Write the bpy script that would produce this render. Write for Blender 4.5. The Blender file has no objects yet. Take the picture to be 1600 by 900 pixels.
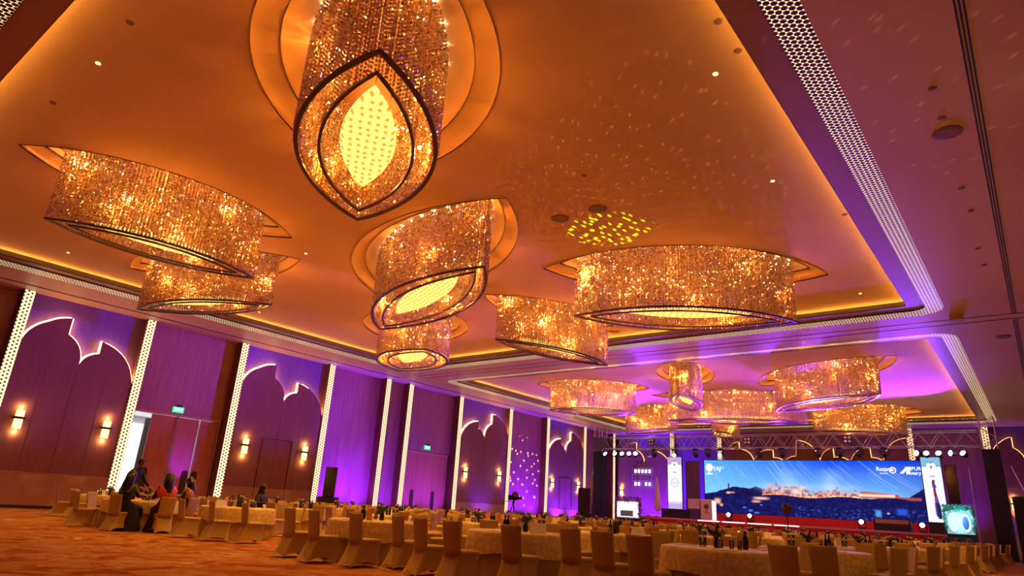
import bpy, bmesh, math, random
import numpy as np
from mathutils import Vector, Matrix
R_ = math.radians
rnd = random.Random(7)
scene = bpy.context.scene
COL = scene.collection

# ------------------------------------------------------------------ camera
CAM_H = 1.1
FPX, YAW, PITCH, ROLL = 1013.2, R_(39.140), R_(18.810), R_(3.548)
cy, sy, cp, sp = math.cos(YAW), math.sin(YAW), math.cos(PITCH), math.sin(PITCH)
fwd = Vector((-sy*cp, cy*cp, sp)); r0 = Vector((cy, sy, 0)); u0 = r0.cross(fwd)
cr, sr = math.cos(ROLL), math.sin(ROLL)
right = cr*r0 + sr*u0; up = -sr*r0 + cr*u0
cam = bpy.data.cameras.new('camera'); cam.sensor_width = 36.0; cam.lens = FPX/1600*36.0
cam.clip_start = 0.05; cam.clip_end = 300
camo = bpy.data.objects.new('camera', cam); COL.objects.link(camo)
mw = Matrix((( right.x, up.x, -fwd.x, 0), (right.y, up.y, -fwd.y, 0), (right.z, up.z, -fwd.z, CAM_H), (0,0,0,1)))
camo.matrix_world = mw
scene.camera = camo

# ------------------------------------------------------------------ world, view
w = bpy.data.worlds.new('world'); scene.world = w; w.use_nodes = True
w.node_tree.nodes['Background'].inputs[0].default_value = (0.01, 0.006, 0.01, 1)
w.node_tree.nodes['Background'].inputs[1].default_value = 0.3
vs = scene.view_settings
vs.view_transform = 'Standard'; vs.look = 'None'; vs.gamma = 1.0; vs.use_curve_mapping = False
vs.exposure = -0.12
scene.cycles.use_denoising = True
scene.cycles.max_bounces = 7; scene.cycles.diffuse_bounces = 3; scene.cycles.glossy_bounces = 2
scene.cycles.transmission_bounces = 4; scene.cycles.transparent_max_bounces = 6
scene.cycles.sample_clamp_indirect = 4.0
scene.cycles.caustics_reflective = False; scene.cycles.caustics_refractive = False

WARM = (1.0, 0.32, 0.03); CREAM = (1.0, 0.62, 0.28); VIOLET = (0.27, 0.028, 1.0); MAGENTA = (0.75, 0.05, 0.8)

def lamp(name, kind, loc, color, energy, parent=None, target=None, size=0.1, angle=60, blend=0.5):
    l = bpy.data.lights.new(name, kind); l.color = color; l.energy = energy
    if kind == 'SPOT': l.spot_size = R_(angle); l.spot_blend = blend; l.shadow_soft_size = size
    elif kind == 'POINT': l.shadow_soft_size = size
    o = bpy.data.objects.new(name, l); COL.objects.link(o); o.location = loc
    if target is not None:
        d = Vector(target) - Vector(loc); o.rotation_euler = d.to_track_quat('-Z', 'Y').to_euler()
    return o

# ------------------------------------------------------------------ mesh helpers
class MB:
    def __init__(s): s.v = []; s.f = []
    def quad(s, *p):
        n = len(s.v); s.v += [tuple(q) for q in p]; s.f.append(tuple(range(n, n+len(p)))); return s
    def box(s, x0, x1, y0, y1, z0, z1):
        n = len(s.v)
        s.v += [(x0,y0,z0),(x1,y0,z0),(x1,y1,z0),(x0,y1,z0),(x0,y0,z1),(x1,y0,z1),(x1,y1,z1),(x0,y1,z1)]
        for q in ((3,2,1,0),(4,5,6,7),(0,1,5,4),(1,2,6,5),(2,3,7,6),(3,0,4,7)): s.f.append(tuple(n+i for i in q))
        return s
    def loft(s, rings, cap0=True, cap1=True, closed=True):
        n0 = len(s.v); k = len(rings[0])
        for r in rings: s.v += [tuple(p) for p in r]
        for i in range(len(rings)-1):
            for j in range(k if closed else k-1):
                a = n0+i*k+j; b = n0+i*k+(j+1) % k
                s.f.append((a, b, b+k, a+k))
        if cap0: s.f.append(tuple(n0+j for j in reversed(range(k))))
        if cap1: s.f.append(tuple(n0+(len(rings)-1)*k+j for j in range(k)))
        return s
    def lathe(s, prof, n=16, c=(0,0,0), cap0=True, cap1=True):
        rings = [[(c[0]+r*math.cos(2*math.pi*j/n), c[1]+r*math.sin(2*math.pi*j/n), c[2]+z) for j in range(n)] for r, z in prof]
        return s.loft(rings, cap0, cap1)
    def tube(s, pts, r, n=6, caps=True):
        pts = [Vector(p) for p in pts]; rings = []
        for i, p in enumerate(pts):
            d = (pts[min(i+1, len(pts)-1)] - pts[max(i-1, 0)]).normalized()
            a = d.cross(Vector((0,0,1)));
            if a.length < 1e-3: a = d.cross(Vector((1,0,0)))
            a.normalize(); b = d.cross(a)
            rr = r[i] if isinstance(r, (list, tuple)) else r
            rings.append([p + rr*(math.cos(2*math.pi*j/n)*a + math.sin(2*math.pi*j/n)*b) for j in range(n)])
        return s.loft(rings, caps, caps)
    def prism(s, poly, axis, a0, a1):
        # extrude 2D polygon (u,v) between a0,a1 along axis 'x','y','z'
        def P(u, v, a): return {'x': (a, u, v), 'y': (u, a, v), 'z': (u, v, a)}[axis]
        return s.loft([[P(u, v, a0) for u, v in poly], [P(u, v, a1) for u, v in poly]])
    def sphere(s, c, r, n=10, m=6, sc=(1,1,1)):
        rings = []
        for i in range(m+1):
            t = -math.pi/2 + math.pi*i/m; rr = max(math.cos(t), .02)*r; z = math.sin(t)*r
            rings.append([(c[0]+sc[0]*rr*math.cos(2*math.pi*j/n), c[1]+sc[1]*rr*math.sin(2*math.pi*j/n), c[2]+sc[2]*z) for j in range(n)])
        return s.loft(rings)
    def mesh(s, name, smooth=False):
        me = bpy.data.meshes.new(name); me.from_pydata(s.v, [], s.f); me.update()
        bm = bmesh.new(); bm.from_mesh(me); bmesh.ops.recalc_face_normals(bm, faces=bm.faces); bm.to_mesh(me); bm.free()
        if smooth: me.shade_smooth()
        return me

def obj(name, me, mat=None, parent=None, loc=None, rot=None, smooth=False):
    if isinstance(me, MB): me = me.mesh(name, smooth)
    if mat is not None and not me.materials: me.materials.append(mat)
    o = bpy.data.objects.new(name, me); COL.objects.link(o)
    if parent is not None: o.parent = parent
    if loc is not None: o.location = loc
    if rot is not None: o.rotation_euler = rot
    return o
def tag(o, label, cat, group=None):
    o['label'] = label; o['category'] = cat
    if group: o['group'] = group
    return o
def thing(name, label, cat, loc=(0,0,0), rz=0, group=None):
    o = bpy.data.objects.new(name, None); COL.objects.link(o); o.location = loc; o.rotation_euler = (0,0,rz)
    o.empty_display_size = .2
    return tag(o, label, cat, group)
def struct(name, me, mat, label=None, cat=None):
    o = obj(name, me, mat); o['kind'] = 'structure'
    if label: o['label'] = label
    if cat: o['category'] = cat
    return o
def rot2(P, a, c=(0,0)):
    ca, sa = math.cos(a), math.sin(a)
    return [(c[0]+ca*x-sa*y, c[1]+sa*x+ca*y) for x, y in P]
def vesica(L, W, n=24, a=0, c=(0,0)):
    hl, hw = L/2, min(W, L*.98)/2; Rr = (hl*hl+hw*hw)/(2*hw); th = math.asin(min(1, hl/Rr))
    P = []
    for i in range(n):
        t = -th+2*th*i/n; P.append((Rr*math.sin(t), Rr*math.cos(t)-(Rr-hw)))
    for i in range(n):
        t = th-2*th*i/n; P.append((Rr*math.sin(t), -(Rr*math.cos(t)-(Rr-hw))))
    return rot2(P[::-1], a, c)
def resample(P, step):
    P = [Vector((p[0], p[1])) for p in P]; P.append(P[0]); seg = [(P[i+1]-P[i]).length for i in range(len(P)-1)]
    T = sum(seg); n = max(8, int(T/step)); out = []; i = 0; acc = 0
    for k in range(n):
        d = T*k/n
        while acc+seg[i] < d: acc += seg[i]; i += 1
        t = (d-acc)/seg[i]; out.append(tuple(P[i].lerp(P[i+1], t)))
    return out
def rrect(x0, x1, y0, y1, r, n=6):
    P = []
    for cx, cyy, a0 in ((x1-r, y1-r, 0), (x0+r, y1-r, 90), (x0+r, y0+r, 180), (x1-r, y0+r, 270)):
        for i in range(n+1):
            a = R_(a0+90*i/n); P.append((cx+r*math.cos(a), cyy+r*math.sin(a)))
    return P
def sheet(outlines, z, name):
    # flat polygon with holes at height z
    bm = bmesh.new(); E = []
    for P in outlines:
        vs_ = [bm.verts.new((p[0], p[1], z)) for p in P]
        for i in range(len(vs_)): E.append(bm.edges.new((vs_[i], vs_[(i+1) % len(vs_)])))
    bmesh.ops.triangle_fill(bm, use_beauty=True, use_dissolve=False, edges=E)
    for f in bm.faces:
        if f.normal.z > 0: f.normal_flip()
    me = bpy.data.meshes.new(name); bm.to_mesh(me); bm.free(); return me
def band(P, z0, z1, name):
    m = MB(); n = len(P)
    for i in range(n):
        a, b = P[i], P[(i+1) % n]; m.quad((a[0],a[1],z0),(b[0],b[1],z0),(b[0],b[1],z1),(a[0],a[1],z1))
    me = bpy.data.meshes.new(name); me.from_pydata(m.v, [], m.f); return me
def ring_flat(P, Q, z, name):
    m = MB(); n = len(P)
    for i in range(n):
        j = (i+1) % n; m.quad((*P[i],z),(*P[j],z),(*Q[j],z),(*Q[i],z))
    me = bpy.data.meshes.new(name); me.from_pydata(m.v, [], m.f); return me
def ring_slope(P, Q, zP, zQ, name):
    m = MB(); n = len(P)
    for i in range(n):
        j = (i+1) % n; m.quad((*P[i],zP),(*P[j],zP),(*Q[j],zQ),(*Q[i],zQ))
    me = bpy.data.meshes.new(name); me.from_pydata(m.v, [], m.f); return me
def text_mesh(s, size, name, bold=False):
    cu = bpy.data.curves.new(name, 'FONT'); cu.body = s; cu.size = size; cu.align_x = 'CENTER'; cu.align_y = 'CENTER'
    if bold: cu.offset = size*.018
    o = bpy.data.objects.new(name, cu); COL.objects.link(o)
    dg = bpy.context.evaluated_depsgraph_get(); me = bpy.data.meshes.new_from_object(o.evaluated_get(dg))
    bpy.data.objects.remove(o); bpy.data.curves.remove(cu); return me

# ------------------------------------------------------------------ materials
def mat(name, color, rough=.6, metal=0., spec=.4, emit=None, estr=0., noise=None, bump=None, sheen=0., alpha=None):
    m = bpy.data.materials.new(name); m.use_nodes = True; nt = m.node_tree; b = nt.nodes['Principled BSDF']
    b.inputs['Base Color'].default_value = (*color, 1); b.inputs['Roughness'].default_value = rough
    b.inputs['Metallic'].default_value = metal; b.inputs['Specular IOR Level'].default_value = spec
    if sheen: b.inputs['Sheen Weight'].default_value = sheen
    if emit: b.inputs['Emission Color'].default_value = (*emit, 1); b.inputs['Emission Strength'].default_value = estr
    if noise:
        # noise = (scale xyz, detail, color2, lo, hi)
        sc, det, c2, lo, hi = noise
        tc = nt.nodes.new('ShaderNodeTexCoord'); mp = nt.nodes.new('ShaderNodeMapping'); mp.inputs['Scale'].default_value = sc
        nz = nt.nodes.new('ShaderNodeTexNoise'); nz.inputs['Scale'].default_value = 1; nz.inputs['Detail'].default_value = det
        cr_ = nt.nodes.new('ShaderNodeValToRGB'); cr_.color_ramp.elements[0].color = (*color, 1); cr_.color_ramp.elements[1].color = (*c2, 1)
        cr_.color_ramp.elements[0].position = lo; cr_.color_ramp.elements[1].position = hi
        nt.links.new(tc.outputs['Object'], mp.inputs[0]); nt.links.new(mp.outputs[0], nz.inputs['Vector'])
        nt.links.new(nz.outputs['Fac'], cr_.inputs[0]); nt.links.new(cr_.outputs[0], b.inputs['Base Color'])
        if bump:
            bp = nt.nodes.new('ShaderNodeBump'); bp.inputs['Strength'].default_value = bump; bp.inputs['Distance'].default_value = .01
            nt.links.new(nz.outputs['Fac'], bp.inputs['Height']); nt.links.new(bp.outputs[0], b.inputs['Normal'])
    return m
def emis(name, color, s):
    m = bpy.data.materials.new(name); m.use_nodes = True; nt = m.node_tree; nt.nodes.clear()
    e = nt.nodes.new('ShaderNodeEmission'); e.inputs[0].default_value = (*color, 1); e.inputs[1].default_value = s
    o = nt.nodes.new('ShaderNodeOutputMaterial'); nt.links.new(e.outputs[0], o.inputs[0]); return m
def lattice(name, ax, cell, bright_below, lit, lstr, dark):
    # pierced metal screen lit from behind: three crossed waves give a triangular grid
    m = bpy.data.materials.new(name); m.use_nodes = True; nt = m.node_tree; nt.nodes.clear(); N = nt.nodes.new; Lk = nt.links.new
    tc = N('ShaderNodeTexCoord'); sx = N('ShaderNodeSeparateXYZ'); Lk(tc.outputs['Object'], sx.inputs[0])
    u, v = sx.outputs[ax[0]], sx.outputs[ax[1]]
    k = 4*math.pi/(math.sqrt(3)*cell); tot = None
    for a in (0, 60, 120):
        m1 = N('ShaderNodeMath'); m1.operation = 'MULTIPLY'; Lk(u, m1.inputs[0]); m1.inputs[1].default_value = k*math.cos(R_(a))
        m2 = N('ShaderNodeMath'); m2.operation = 'MULTIPLY_ADD'; Lk(v, m2.inputs[0]); m2.inputs[1].default_value = k*math.sin(R_(a)); Lk(m1.outputs[0], m2.inputs[2])
        c = N('ShaderNodeMath'); c.operation = 'COSINE'; Lk(m2.outputs[0], c.inputs[0])
        if tot is None: tot = c
        else:
            ad = N('ShaderNodeMath'); ad.operation = 'ADD'; Lk(tot.outputs[0], ad.inputs[0]); Lk(c.outputs[0], ad.inputs[1]); tot = ad
    lt = N('ShaderNodeMath'); lt.operation = 'LESS_THAN'; Lk(tot.outputs[0], lt.inputs[0]); lt.inputs[1].default_value = bright_below
    e = N('ShaderNodeEmission'); e.inputs[0].default_value = (*lit, 1); e.inputs[1].default_value = lstr
    b = N('ShaderNodeBsdfPrincipled'); b.inputs['Base Color'].default_value = (*dark, 1); b.inputs['Roughness'].default_value = .35; b.inputs['Metallic'].default_value = .6
    mx = N('ShaderNodeMixShader'); Lk(lt.outputs[0], mx.inputs[0]); Lk(b.outputs[0], mx.inputs[1]); Lk(e.outputs[0], mx.inputs[2])
    o = N('ShaderNodeOutputMaterial'); Lk(mx.outputs[0], o.inputs[0]); return m
def glassy(name, tint, rough=.05):
    m = bpy.data.materials.new(name); m.use_nodes = True; nt = m.node_tree; nt.nodes.clear(); N = nt.nodes.new; Lk = nt.links.new
    t = N('ShaderNodeBsdfTransparent'); t.inputs[0].default_value = (*tint, 1)
    g = N('ShaderNodeBsdfGlossy'); g.inputs['Roughness'].default_value = rough
    fr = N('ShaderNodeFresnel'); fr.inputs[0].default_value = 1.45
    ad = N('ShaderNodeMath'); ad.operation = 'ADD'; ad.inputs[1].default_value = .12; Lk(fr.outputs[0], ad.inputs[0])
    mx = N('ShaderNodeMixShader'); Lk(ad.outputs[0], mx.inputs[0]); Lk(t.outputs[0], mx.inputs[1]); Lk(g.outputs[0], mx.inputs[2])
    o = N('ShaderNodeOutputMaterial'); Lk(mx.outputs[0], o.inputs[0]); return m
def crystal(name):
    m = bpy.data.materials.new(name); m.use_nodes = True; nt = m.node_tree; nt.nodes.clear(); N = nt.nodes.new; Lk = nt.links.new
    geo = N('ShaderNodeNewGeometry'); cr_ = N('ShaderNodeValToRGB')
    E = cr_.color_ramp.elements; E[0].color = (.46,.19,.05,1); E[0].position = 0; E[1].color = (1,.95,.9,1); E[1].position = 1
    x = E.new(.3); x.color = (.92,.54,.22,1); x = E.new(.78); x.color = (1,.71,.34,1); x = E.new(.9); x.color = (1,.88,.66,1)
    Lk(geo.outputs['Random Per Island'], cr_.inputs[0])
    tr = N('ShaderNodeBsdfTranslucent'); Lk(cr_.outputs[0], tr.inputs[0])
    gl = N('ShaderNodeBsdfGlossy'); gl.inputs['Roughness'].default_value = .18; gl.inputs[0].default_value = (1,.95,.9,1)
    df = N('ShaderNodeBsdfDiffuse'); Lk(cr_.outputs[0], df.inputs[0])
    m1 = N('ShaderNodeMixShader'); m1.inputs[0].default_value = .35; Lk(tr.outputs[0], m1.inputs[1]); Lk(df.outputs[0], m1.inputs[2])
    m2 = N('ShaderNodeMixShader'); m2.inputs[0].default_value = .35; Lk(m1.outputs[0], m2.inputs[1]); Lk(gl.outputs[0], m2.inputs[2])
    o = N('ShaderNodeOutputMaterial'); Lk(m2.outputs[0], o.inputs[0]); return m
def carpet():
    m = mat('carpet', (.55,.22,.06), .95, spec=.05); nt = m.node_tree; b = nt.nodes['Principled BSDF']; N = nt.nodes.new; Lk = nt.links.new
    tc = N('ShaderNodeTexCoord'); mp = N('ShaderNodeMapping'); mp.inputs['Scale'].default_value = (.8,.8,.8); Lk(tc.outputs['Object'], mp.inputs[0])
    n1 = N('ShaderNodeTexNoise'); n1.inputs['Scale'].default_value = 1.0; n1.inputs['Detail'].default_value = 4; n1.inputs['Distortion'].default_value = 2.2; Lk(mp.outputs[0], n1.inputs['Vector'])
    cr_ = N('ShaderNodeValToRGB'); E = cr_.color_ramp.elements; E[0].position = .33; E[0].color = (.20,.055,.012,1); E[1].position = .72; E[1].color = (.50,.36,.18,1)
    x = E.new(.45); x.color = (.33,.105,.022,1); x = E.new(.53); x.color = (.40,.22,.08,1); x = E.new(.60); x.color = (.32,.09,.02,1)
    Lk(n1.outputs['Fac'], cr_.inputs[0]); Lk(cr_.outputs[0], b.inputs['Base Color'])
    n2 = N('ShaderNodeTexNoise'); n2.inputs['Scale'].default_value = 160; Lk(tc.outputs['Object'], n2.inputs['Vector'])
    bp = N('ShaderNodeBump'); bp.inputs['Strength'].default_value = .3; Lk(n2.outputs['Fac'], bp.inputs['Height']); Lk(bp.outputs[0], b.inputs['Normal'])
    return m
def vcol_emis(name, s):
    m = bpy.data.materials.new(name); m.use_nodes = True; nt = m.node_tree; nt.nodes.clear(); N = nt.nodes.new
    a = N('ShaderNodeVertexColor'); a.layer_name = 'Col'; e = N('ShaderNodeEmission'); e.inputs[1].default_value = s
    o = N('ShaderNodeOutputMaterial'); nt.links.new(a.outputs[0], e.inputs[0]); nt.links.new(e.outputs[0], o.inputs[0]); return m

M = {}
M['ceil'] = mat('ceiling_paint', (.80,.52,.30), .75, spec=.15)
M['soffit'] = mat('soffit_paint', (.76,.47,.36), .45, spec=.3)
M['brown'] = mat('coffer_brown_lacquer', (.40,.20,.13), .4)
M['dark'] = mat('dark_bronze', (.05,.02,.012), .35, metal=.3)
M['black'] = mat('matte_black', (.008,.008,.01), .6)
M['gblack'] = mat('glossy_black_strip', (.03,.02,.018), .12, spec=.6)
M['cove'] = emis('warm_cove_led', (1.0,.45,.07), 38.0)
M['cove2'] = emis('recess_led', (1.0,.47,.08), 7.5)
M['lat_p'] = lattice('pilaster_lattice', ('Y','Z'), .155, .95, (1.0,.74,.46), 1.5, (.10,.03,.02))
M['lat_f'] = lattice('front_pilaster_lattice', ('X','Z'), .20, .95, (1.0,.62,.36), 1.2, (.10,.03,.02))
M['lat_c'] = lattice('ceiling_lattice', ('X','Y'), .115, -1.0, (1.0,.62,.34), 1.7, (.07,.022,.018))
M['wood'] = mat('red_wood_veneer', (.24,.082,.11), .42, noise=((9,9,.5),4,(.34,.12,.16),.3,.7))
M['return'] = mat('dark_wood_return', (.16,.055,.022), .4)
M['purple'] = mat('purple_wall_fabric', (.17,.075,.42), .8, noise=((3,3,1.2),3,(.21,.09,.48),.3,.7))
M['mauve'] = mat('mauve_wall_panel', (.19,.070,.085), .7, noise=((14,14,.6),3,(.23,.085,.105),.35,.65))
M['marble'] = mat('brown_marble', (.34,.17,.13), .3, noise=((.9,.9,.9),5,(.52,.30,.24),.45,.7))
M['carpet'] = carpet()
M['crystal'] = crystal('amber_crystal')
M['ringm'] = mat('bronze_ring', (.06,.018,.010), .35, metal=.4)
M['spot'] = emis('halogen_spot', (1.0,.80,.50), 90.0)
M['tan'] = mat('tan_stretch_fabric', (.42,.28,.085), .75, noise=((60,60,60),2,(.47,.32,.10),.4,.6), bump=.15)
M['gold'] = mat('gold_damask_cloth', (.62,.46,.15), .6, noise=((13,13,13),4,(.78,.60,.24),.44,.58), bump=.2)
M['under'] = mat('tan_satin_cloth', (.44,.28,.09), .5)
M['glass'] = glassy('clear_glass', (.93,.93,.97))
M['bottle'] = mat('dark_bottle', (.015,.012,.02), .12)
M['paper'] = mat('white_paper', (.85,.80,.76), .7)
M['cardwood'] = mat('amber_card_stand', (.72,.30,.06), .5)
M['leaf'] = mat('dark_leaf', (.03,.06,.03), .5)
M['pink'] = mat('pink_bloom', (.75,.35,.40), .6)
M['sconce'] = emis('sconce_glass', (1.0,.58,.14), 5.5)
M['alu'] = mat('truss_aluminium', (.62,.60,.66), .32, metal=.9)
M['par'] = emis('par_lens', (.72,.66,1.0), 26.0)
M['white'] = mat('white_paint', (.85,.85,.88), .5)
M['red'] = mat('red_fascia', (.50,.015,.02), .5)
M['skin'] = mat('skin', (.30,.14,.08), .55)
M['hair'] = mat('black_hair', (.008,.006,.006), .35)
PAR_W = 2600
PEOPLE_SEATS = []
# ------------------------------------------------------------------ room shell
X0, X1, Y0, Y1, H, U = -32.0, 1.0, -1.0, 57.0, 8.58, 8.95
struct('floor', MB().box(-38.5, X1+.2, Y0-.2, Y1+.8, -.1, 0), M['carpet'], 'orange and tan patterned ballroom carpet', 'floor')

COFF = []
for flip in (False, True):
    def yy(y): return 56-y if flip else y
    def rr(o, r):
        a, b = sorted((yy(1.0+o), yy(26.6-o))); return rrect(-29.25+o, -1.75-o, a, b, r)
    COFF.append((rr(0, .9), rr(.54, .45), rr(1.07, .12), rr(.8, .12)))
ceil = struct('ceiling', sheet([[(X0-.7,Y0),(X1,Y0),(X1,Y1+.7),(X0-.7,Y1+.7)], COFF[0][0], COFF[1][0]], H, 'ceiling'), M['soffit'],
              'flat beige ceiling border around two lit coffers', 'ceiling')
# name, centre, ring length, ring width, angle, recess extra length, recess extra width
CH = [('A', (-9.14,6.60), 6.30, 2.62, 143.7, 2.3, 2.1), ('B', (-18.27,6.89), 5.41, 1.77, 82.9, 1.9, 1.5), ('C', (-22.72,10.42), 5.86, 1.76, 22, 1.6, 1.5),
      ('D', (-15.0,13.91), 8.6, 2.74, 158.0, 2.0, 1.9), ('E', (-22.0,20.06), 5.5, 3.2, 150, 1.7, 1.6), ('F', (-15.0,21.5), 6.0, 1.65, 74, 1.3, 1.5),
      ('G', (-8.38,19.25), 7.11, 2.74, 32.5, 2.2, 1.8)]
CHALL = []
for n, c, L, W, a, eL, eW in CH: CHALL.append((n, c, L, W, R_(a), eL, eW, 0))
for n, c, L, W, a, eL, eW in CH: CHALL.append((n, (c[0], 56-c[1]), L, W, R_(-a), eL, eW, 1))
for i, (P0, P1, P2, P3) in enumerate(COFF):
    obj('lattice_band', ring_slope(P0, P1, H, H+.05, 'lattice_band'), M['lat_c'], ceil)
    obj('coffer_step', band(P1, H+.05, H+.10, 'coffer_step'), M['dark'], ceil)
    obj('coffer_panel', ring_flat(P1, P2, H+.10, 'coffer_panel'), M['brown'], ceil)
    obj('coffer_edge', band(P2, H+.095, H+.135, 'coffer_edge'), M['gblack'], ceil)
    obj('coffer_shelf', ring_flat(P2, P3, H+.135, 'coffer_shelf'), M['gblack'], ceil)
    obj('coffer_back', band(P3, H+.13, U, 'coffer_back'), M['gblack'], ceil)
    # LED strip lying on the hidden shelf
    xs = [p[0] for p in P3]; ys = [p[1] for p in P3]; a, b, c, d = min(xs)+.06, max(xs)-.06, min(ys)+.06, max(ys)-.06
    for (p, q, r, s) in ((a, a+.035, c, d), (b-.035, b, c, d), (a, b, c, c+.035), (a, b, d-.035, d)):
        obj('cove_light', MB().box(p, q, r, s, H+.137, H+.16), M['cove'], ceil)
    holes = [vesica(L+eL, W+eW, 24, a_, c_) for (n, c_, L, W, a_, eL, eW, fl) in CHALL if fl == i]
    obj('coffer_ceiling', sheet([P3]+holes, U, 'coffer_ceiling'), M['ceil'], ceil)
# stepped leaf-shaped recesses above the chandeliers
_rec = {}
for (n, c, L, W, a, eL, eW, fl) in CHALL:
    if n not in _rec:
        O = vesica(L+eL, W+eW, 24); Ob = vesica(L+eL+.36, W+eW+.26, 24)
        I = vesica(L+eL*.5, W+eW*.52, 24); Ib = vesica(L+eL*.5+.4, W+eW*.52+.3, 24)
        lip = MB(); 
        me_lip = band(O, U-.02, U+.03, 'recess_lip'); me1 = ring_flat(I, Ob, U+.20, 'recess_ring'); w1 = band(Ob, U+.01, U+.20, 'recess_wall')
        me_lip2 = band(I, U+.18, U+.24, 'recess_lip'); top = sheet([Ib], U+.47, 'recess_top'); w2 = band(Ib, U+.2, U+.47, 'recess_wall')
        led1 = band(vesica(L+eL+.33, W+eW+.23, 24), U+.03, U+.05, 'recess_light'); led2 = band(vesica(L+eL*.5+.37, W+eW*.52+.27, 24), U+.22, U+.25, 'recess_light')
        _rec[n] = [(me_lip, 'recess_lip', 'dark'), (me1, 'recess_ring', 'ceil'), (w1, 'recess_wall', 'ceil'), (me_lip2, 'recess_lip', 'dark'),
                   (top, 'recess_top', 'ceil'), (w2, 'recess_wall', 'ceil'), (led1, 'recess_light', 'cove2'), (led2, 'recess_light', 'cove2')]
    for me, nm, mk in _rec[n]:
        obj(nm, me, M[mk], ceil, (c[0], c[1], 0), (0, 0, a))
# slot diffusers in the border (three black lines)
for k, (xa, ya, yb) in enumerate(((.13, Y0+.3, 27.6), (.13, 28.4, Y1-.4), (-31.15, Y0+.3, 27.6), (-31.15, 28.4, Y1-.4))):
    t = struct('trim_%d' % (k+1), MB().box(xa-.10, xa+.10, ya, yb, H-.006, H), M['soffit'], None)
    for j in range(3):
        obj('slot', MB().box(xa-.075+j*.055, xa-.045+j*.055, ya+.02, yb-.02, H-.012, H-.005), M['black'], t)
for k, y in enumerate((27.6, 28.25)):
    t = struct('trim_%d' % (k+5), MB().box(-29.5, .6, y-.02, y+.02, H-.012, H), M['dark'], None)

# ------------------------------------------------------------------ walls
def mapL(u, d, z): return (X0+d, u, z)
def mapF(u, d, z): return (u, Y1-d, z)
def mprism(mp, poly, d0, d1):
    m = MB(); m.loft([[mp(u, d0, z) for u, z in poly], [mp(u, d1, z) for u, z in poly]]); return m
def mrect(mp, u0, u1, z0, z1, d0, d1): return mprism(mp, [(u0,z0),(u1,z0),(u1,z1),(u0,z1)], d0, d1)
def arc(p, q, bulge, n=8):
    p, q = Vector(p), Vector(q); d = q-p; nrm = Vector((-d.y, d.x)); out = []
    for i in range(1, n+1):
        t = i/n; b = 4*t*(1-t)*bulge; out.append(tuple(p+d*t+nrm*b))
    return out
def arch_line(u0, u1, flip):
    W = u1-u0
    P = [(0,6.2)]; P += arc((0,6.2), (.16,7.46), .17); P += arc((.16,7.46), (.35,7.83), .06); P += [(.35,7.12)]
    P += arc((.35,7.12), (.5,5.88), .16); P += arc((.5,5.88), (.65,6.56), .20); P += [(.65,7.10)]; P += arc((.65,7.10), (1.0,5.6), .13)
    # bulge above is in mixed units; rebuild with real widths
    pts = [(u0+x*W, z) for x, z in P]
    def A(p, q, b): return arc((u0+p[0]*W, p[1]), (u0+q[0]*W, q[1]), b)
    pts = [(u0, 6.15)]+A((0,6.15),(.17,7.50),.16)+A((.17,7.50),(.35,7.83),.07)+[(u0+.35*W,7.12)]+A((.35,7.12),(.5,5.88),.17)+A((.5,5.88),(.65,6.56),.16)+[(u0+.65*W,7.10)]+A((.65,7.10),(1,5.45),.17)
    if flip: pts = [(u0+u1-u, z) for u, z in pts][::-1]
    return pts
def offset_line(P, d):
    out = []
    for i in range(len(P)):
        a = Vector(P[max(i-1,0)]); b = Vector(P[min(i+1,len(P)-1)]); t = (b-a).normalized(); out.append((P[i][0]-t.y*d, P[i][1]+t.x*d))
    return out
M['halo_f'] = emis('stage_wall_halo_led', (1.0,.42,.10), 3.2)
M['halo'] = emis('arch_halo_led', (1.0,.50,.14), 21.0)
def arch_bay(mp, u0, u1, flip, wall, line=None, zb=1.38, jib=False):
    P = line or arch_line(u0, u1, flip)
    obj('upper_panel', mrect(mp, u0, u1, 0, H, -.44, -.36), M['purple'], wall)
    obj('arch_panel', mprism(mp, [(P[0][0], zb)]+[(P[-1][0], zb)]+P[::-1], -.16, -.08), M['mauve'], wall)
    m = MB(); Q = offset_line(P, .055 if mp is mapL else .045)
    for i in range(len(P)-1):
        m.quad(mp(P[i][0], -.20, P[i][1]), mp(P[i+1][0], -.20, P[i+1][1]), mp(Q[i+1][0], -.20, Q[i+1][1]), mp(Q[i][0], -.20, Q[i][1]))
        m.quad(mp(Q[i][0], -.20, Q[i][1]), mp(Q[i+1][0], -.20, Q[i+1][1]), mp(Q[i+1][0], -.27, Q[i+1][1]), mp(Q[i][0], -.27, Q[i][1]))
    obj('arch_light', m, M['halo'] if mp is mapL else M['halo_f'], wall)
    n = 4
    for k in range(1, n):
        u = u0+(u1-u0)*k/n
        if jib and k in (1,): continue
        obj('panel_seam', mrect(mp, u-.008, u+.008, zb, 5.6, -.085, -.076), M['dark'], wall)
    obj('wainscot', mrect(mp, u0, u1, 0, zb-.02, -.2, -.05), M['marble'], wall)
    obj('wainscot_cap', mrect(mp, u0, u1, zb-.05, zb, -.06, -.03), M['brown'], wall)
    if jib:
        ua, ub = u0+(u1-u0)*.33, u0+(u1-u0)*.68
        for (a, b, c, d) in ((ua, ua+.025, 0, 3.9), (ub-.025, ub, 0, 3.9), (ua, ub, 3.88, 3.905)):
            obj('jib_door_gap', mrect(mp, a, b, c, d, -.09, -.045), M['black'], wall)
def wood_bay(mp, u0, u1, wall, zlo=0):
    n = 3
    for k in range(n):
        a = u0+(u1-u0)*k/n; b = u0+(u1-u0)*(k+1)/n
        obj('wood_panel', mrect(mp, a+.004, b-.004, zlo, H, -.62, -.58), M['wood'], wall)
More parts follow.
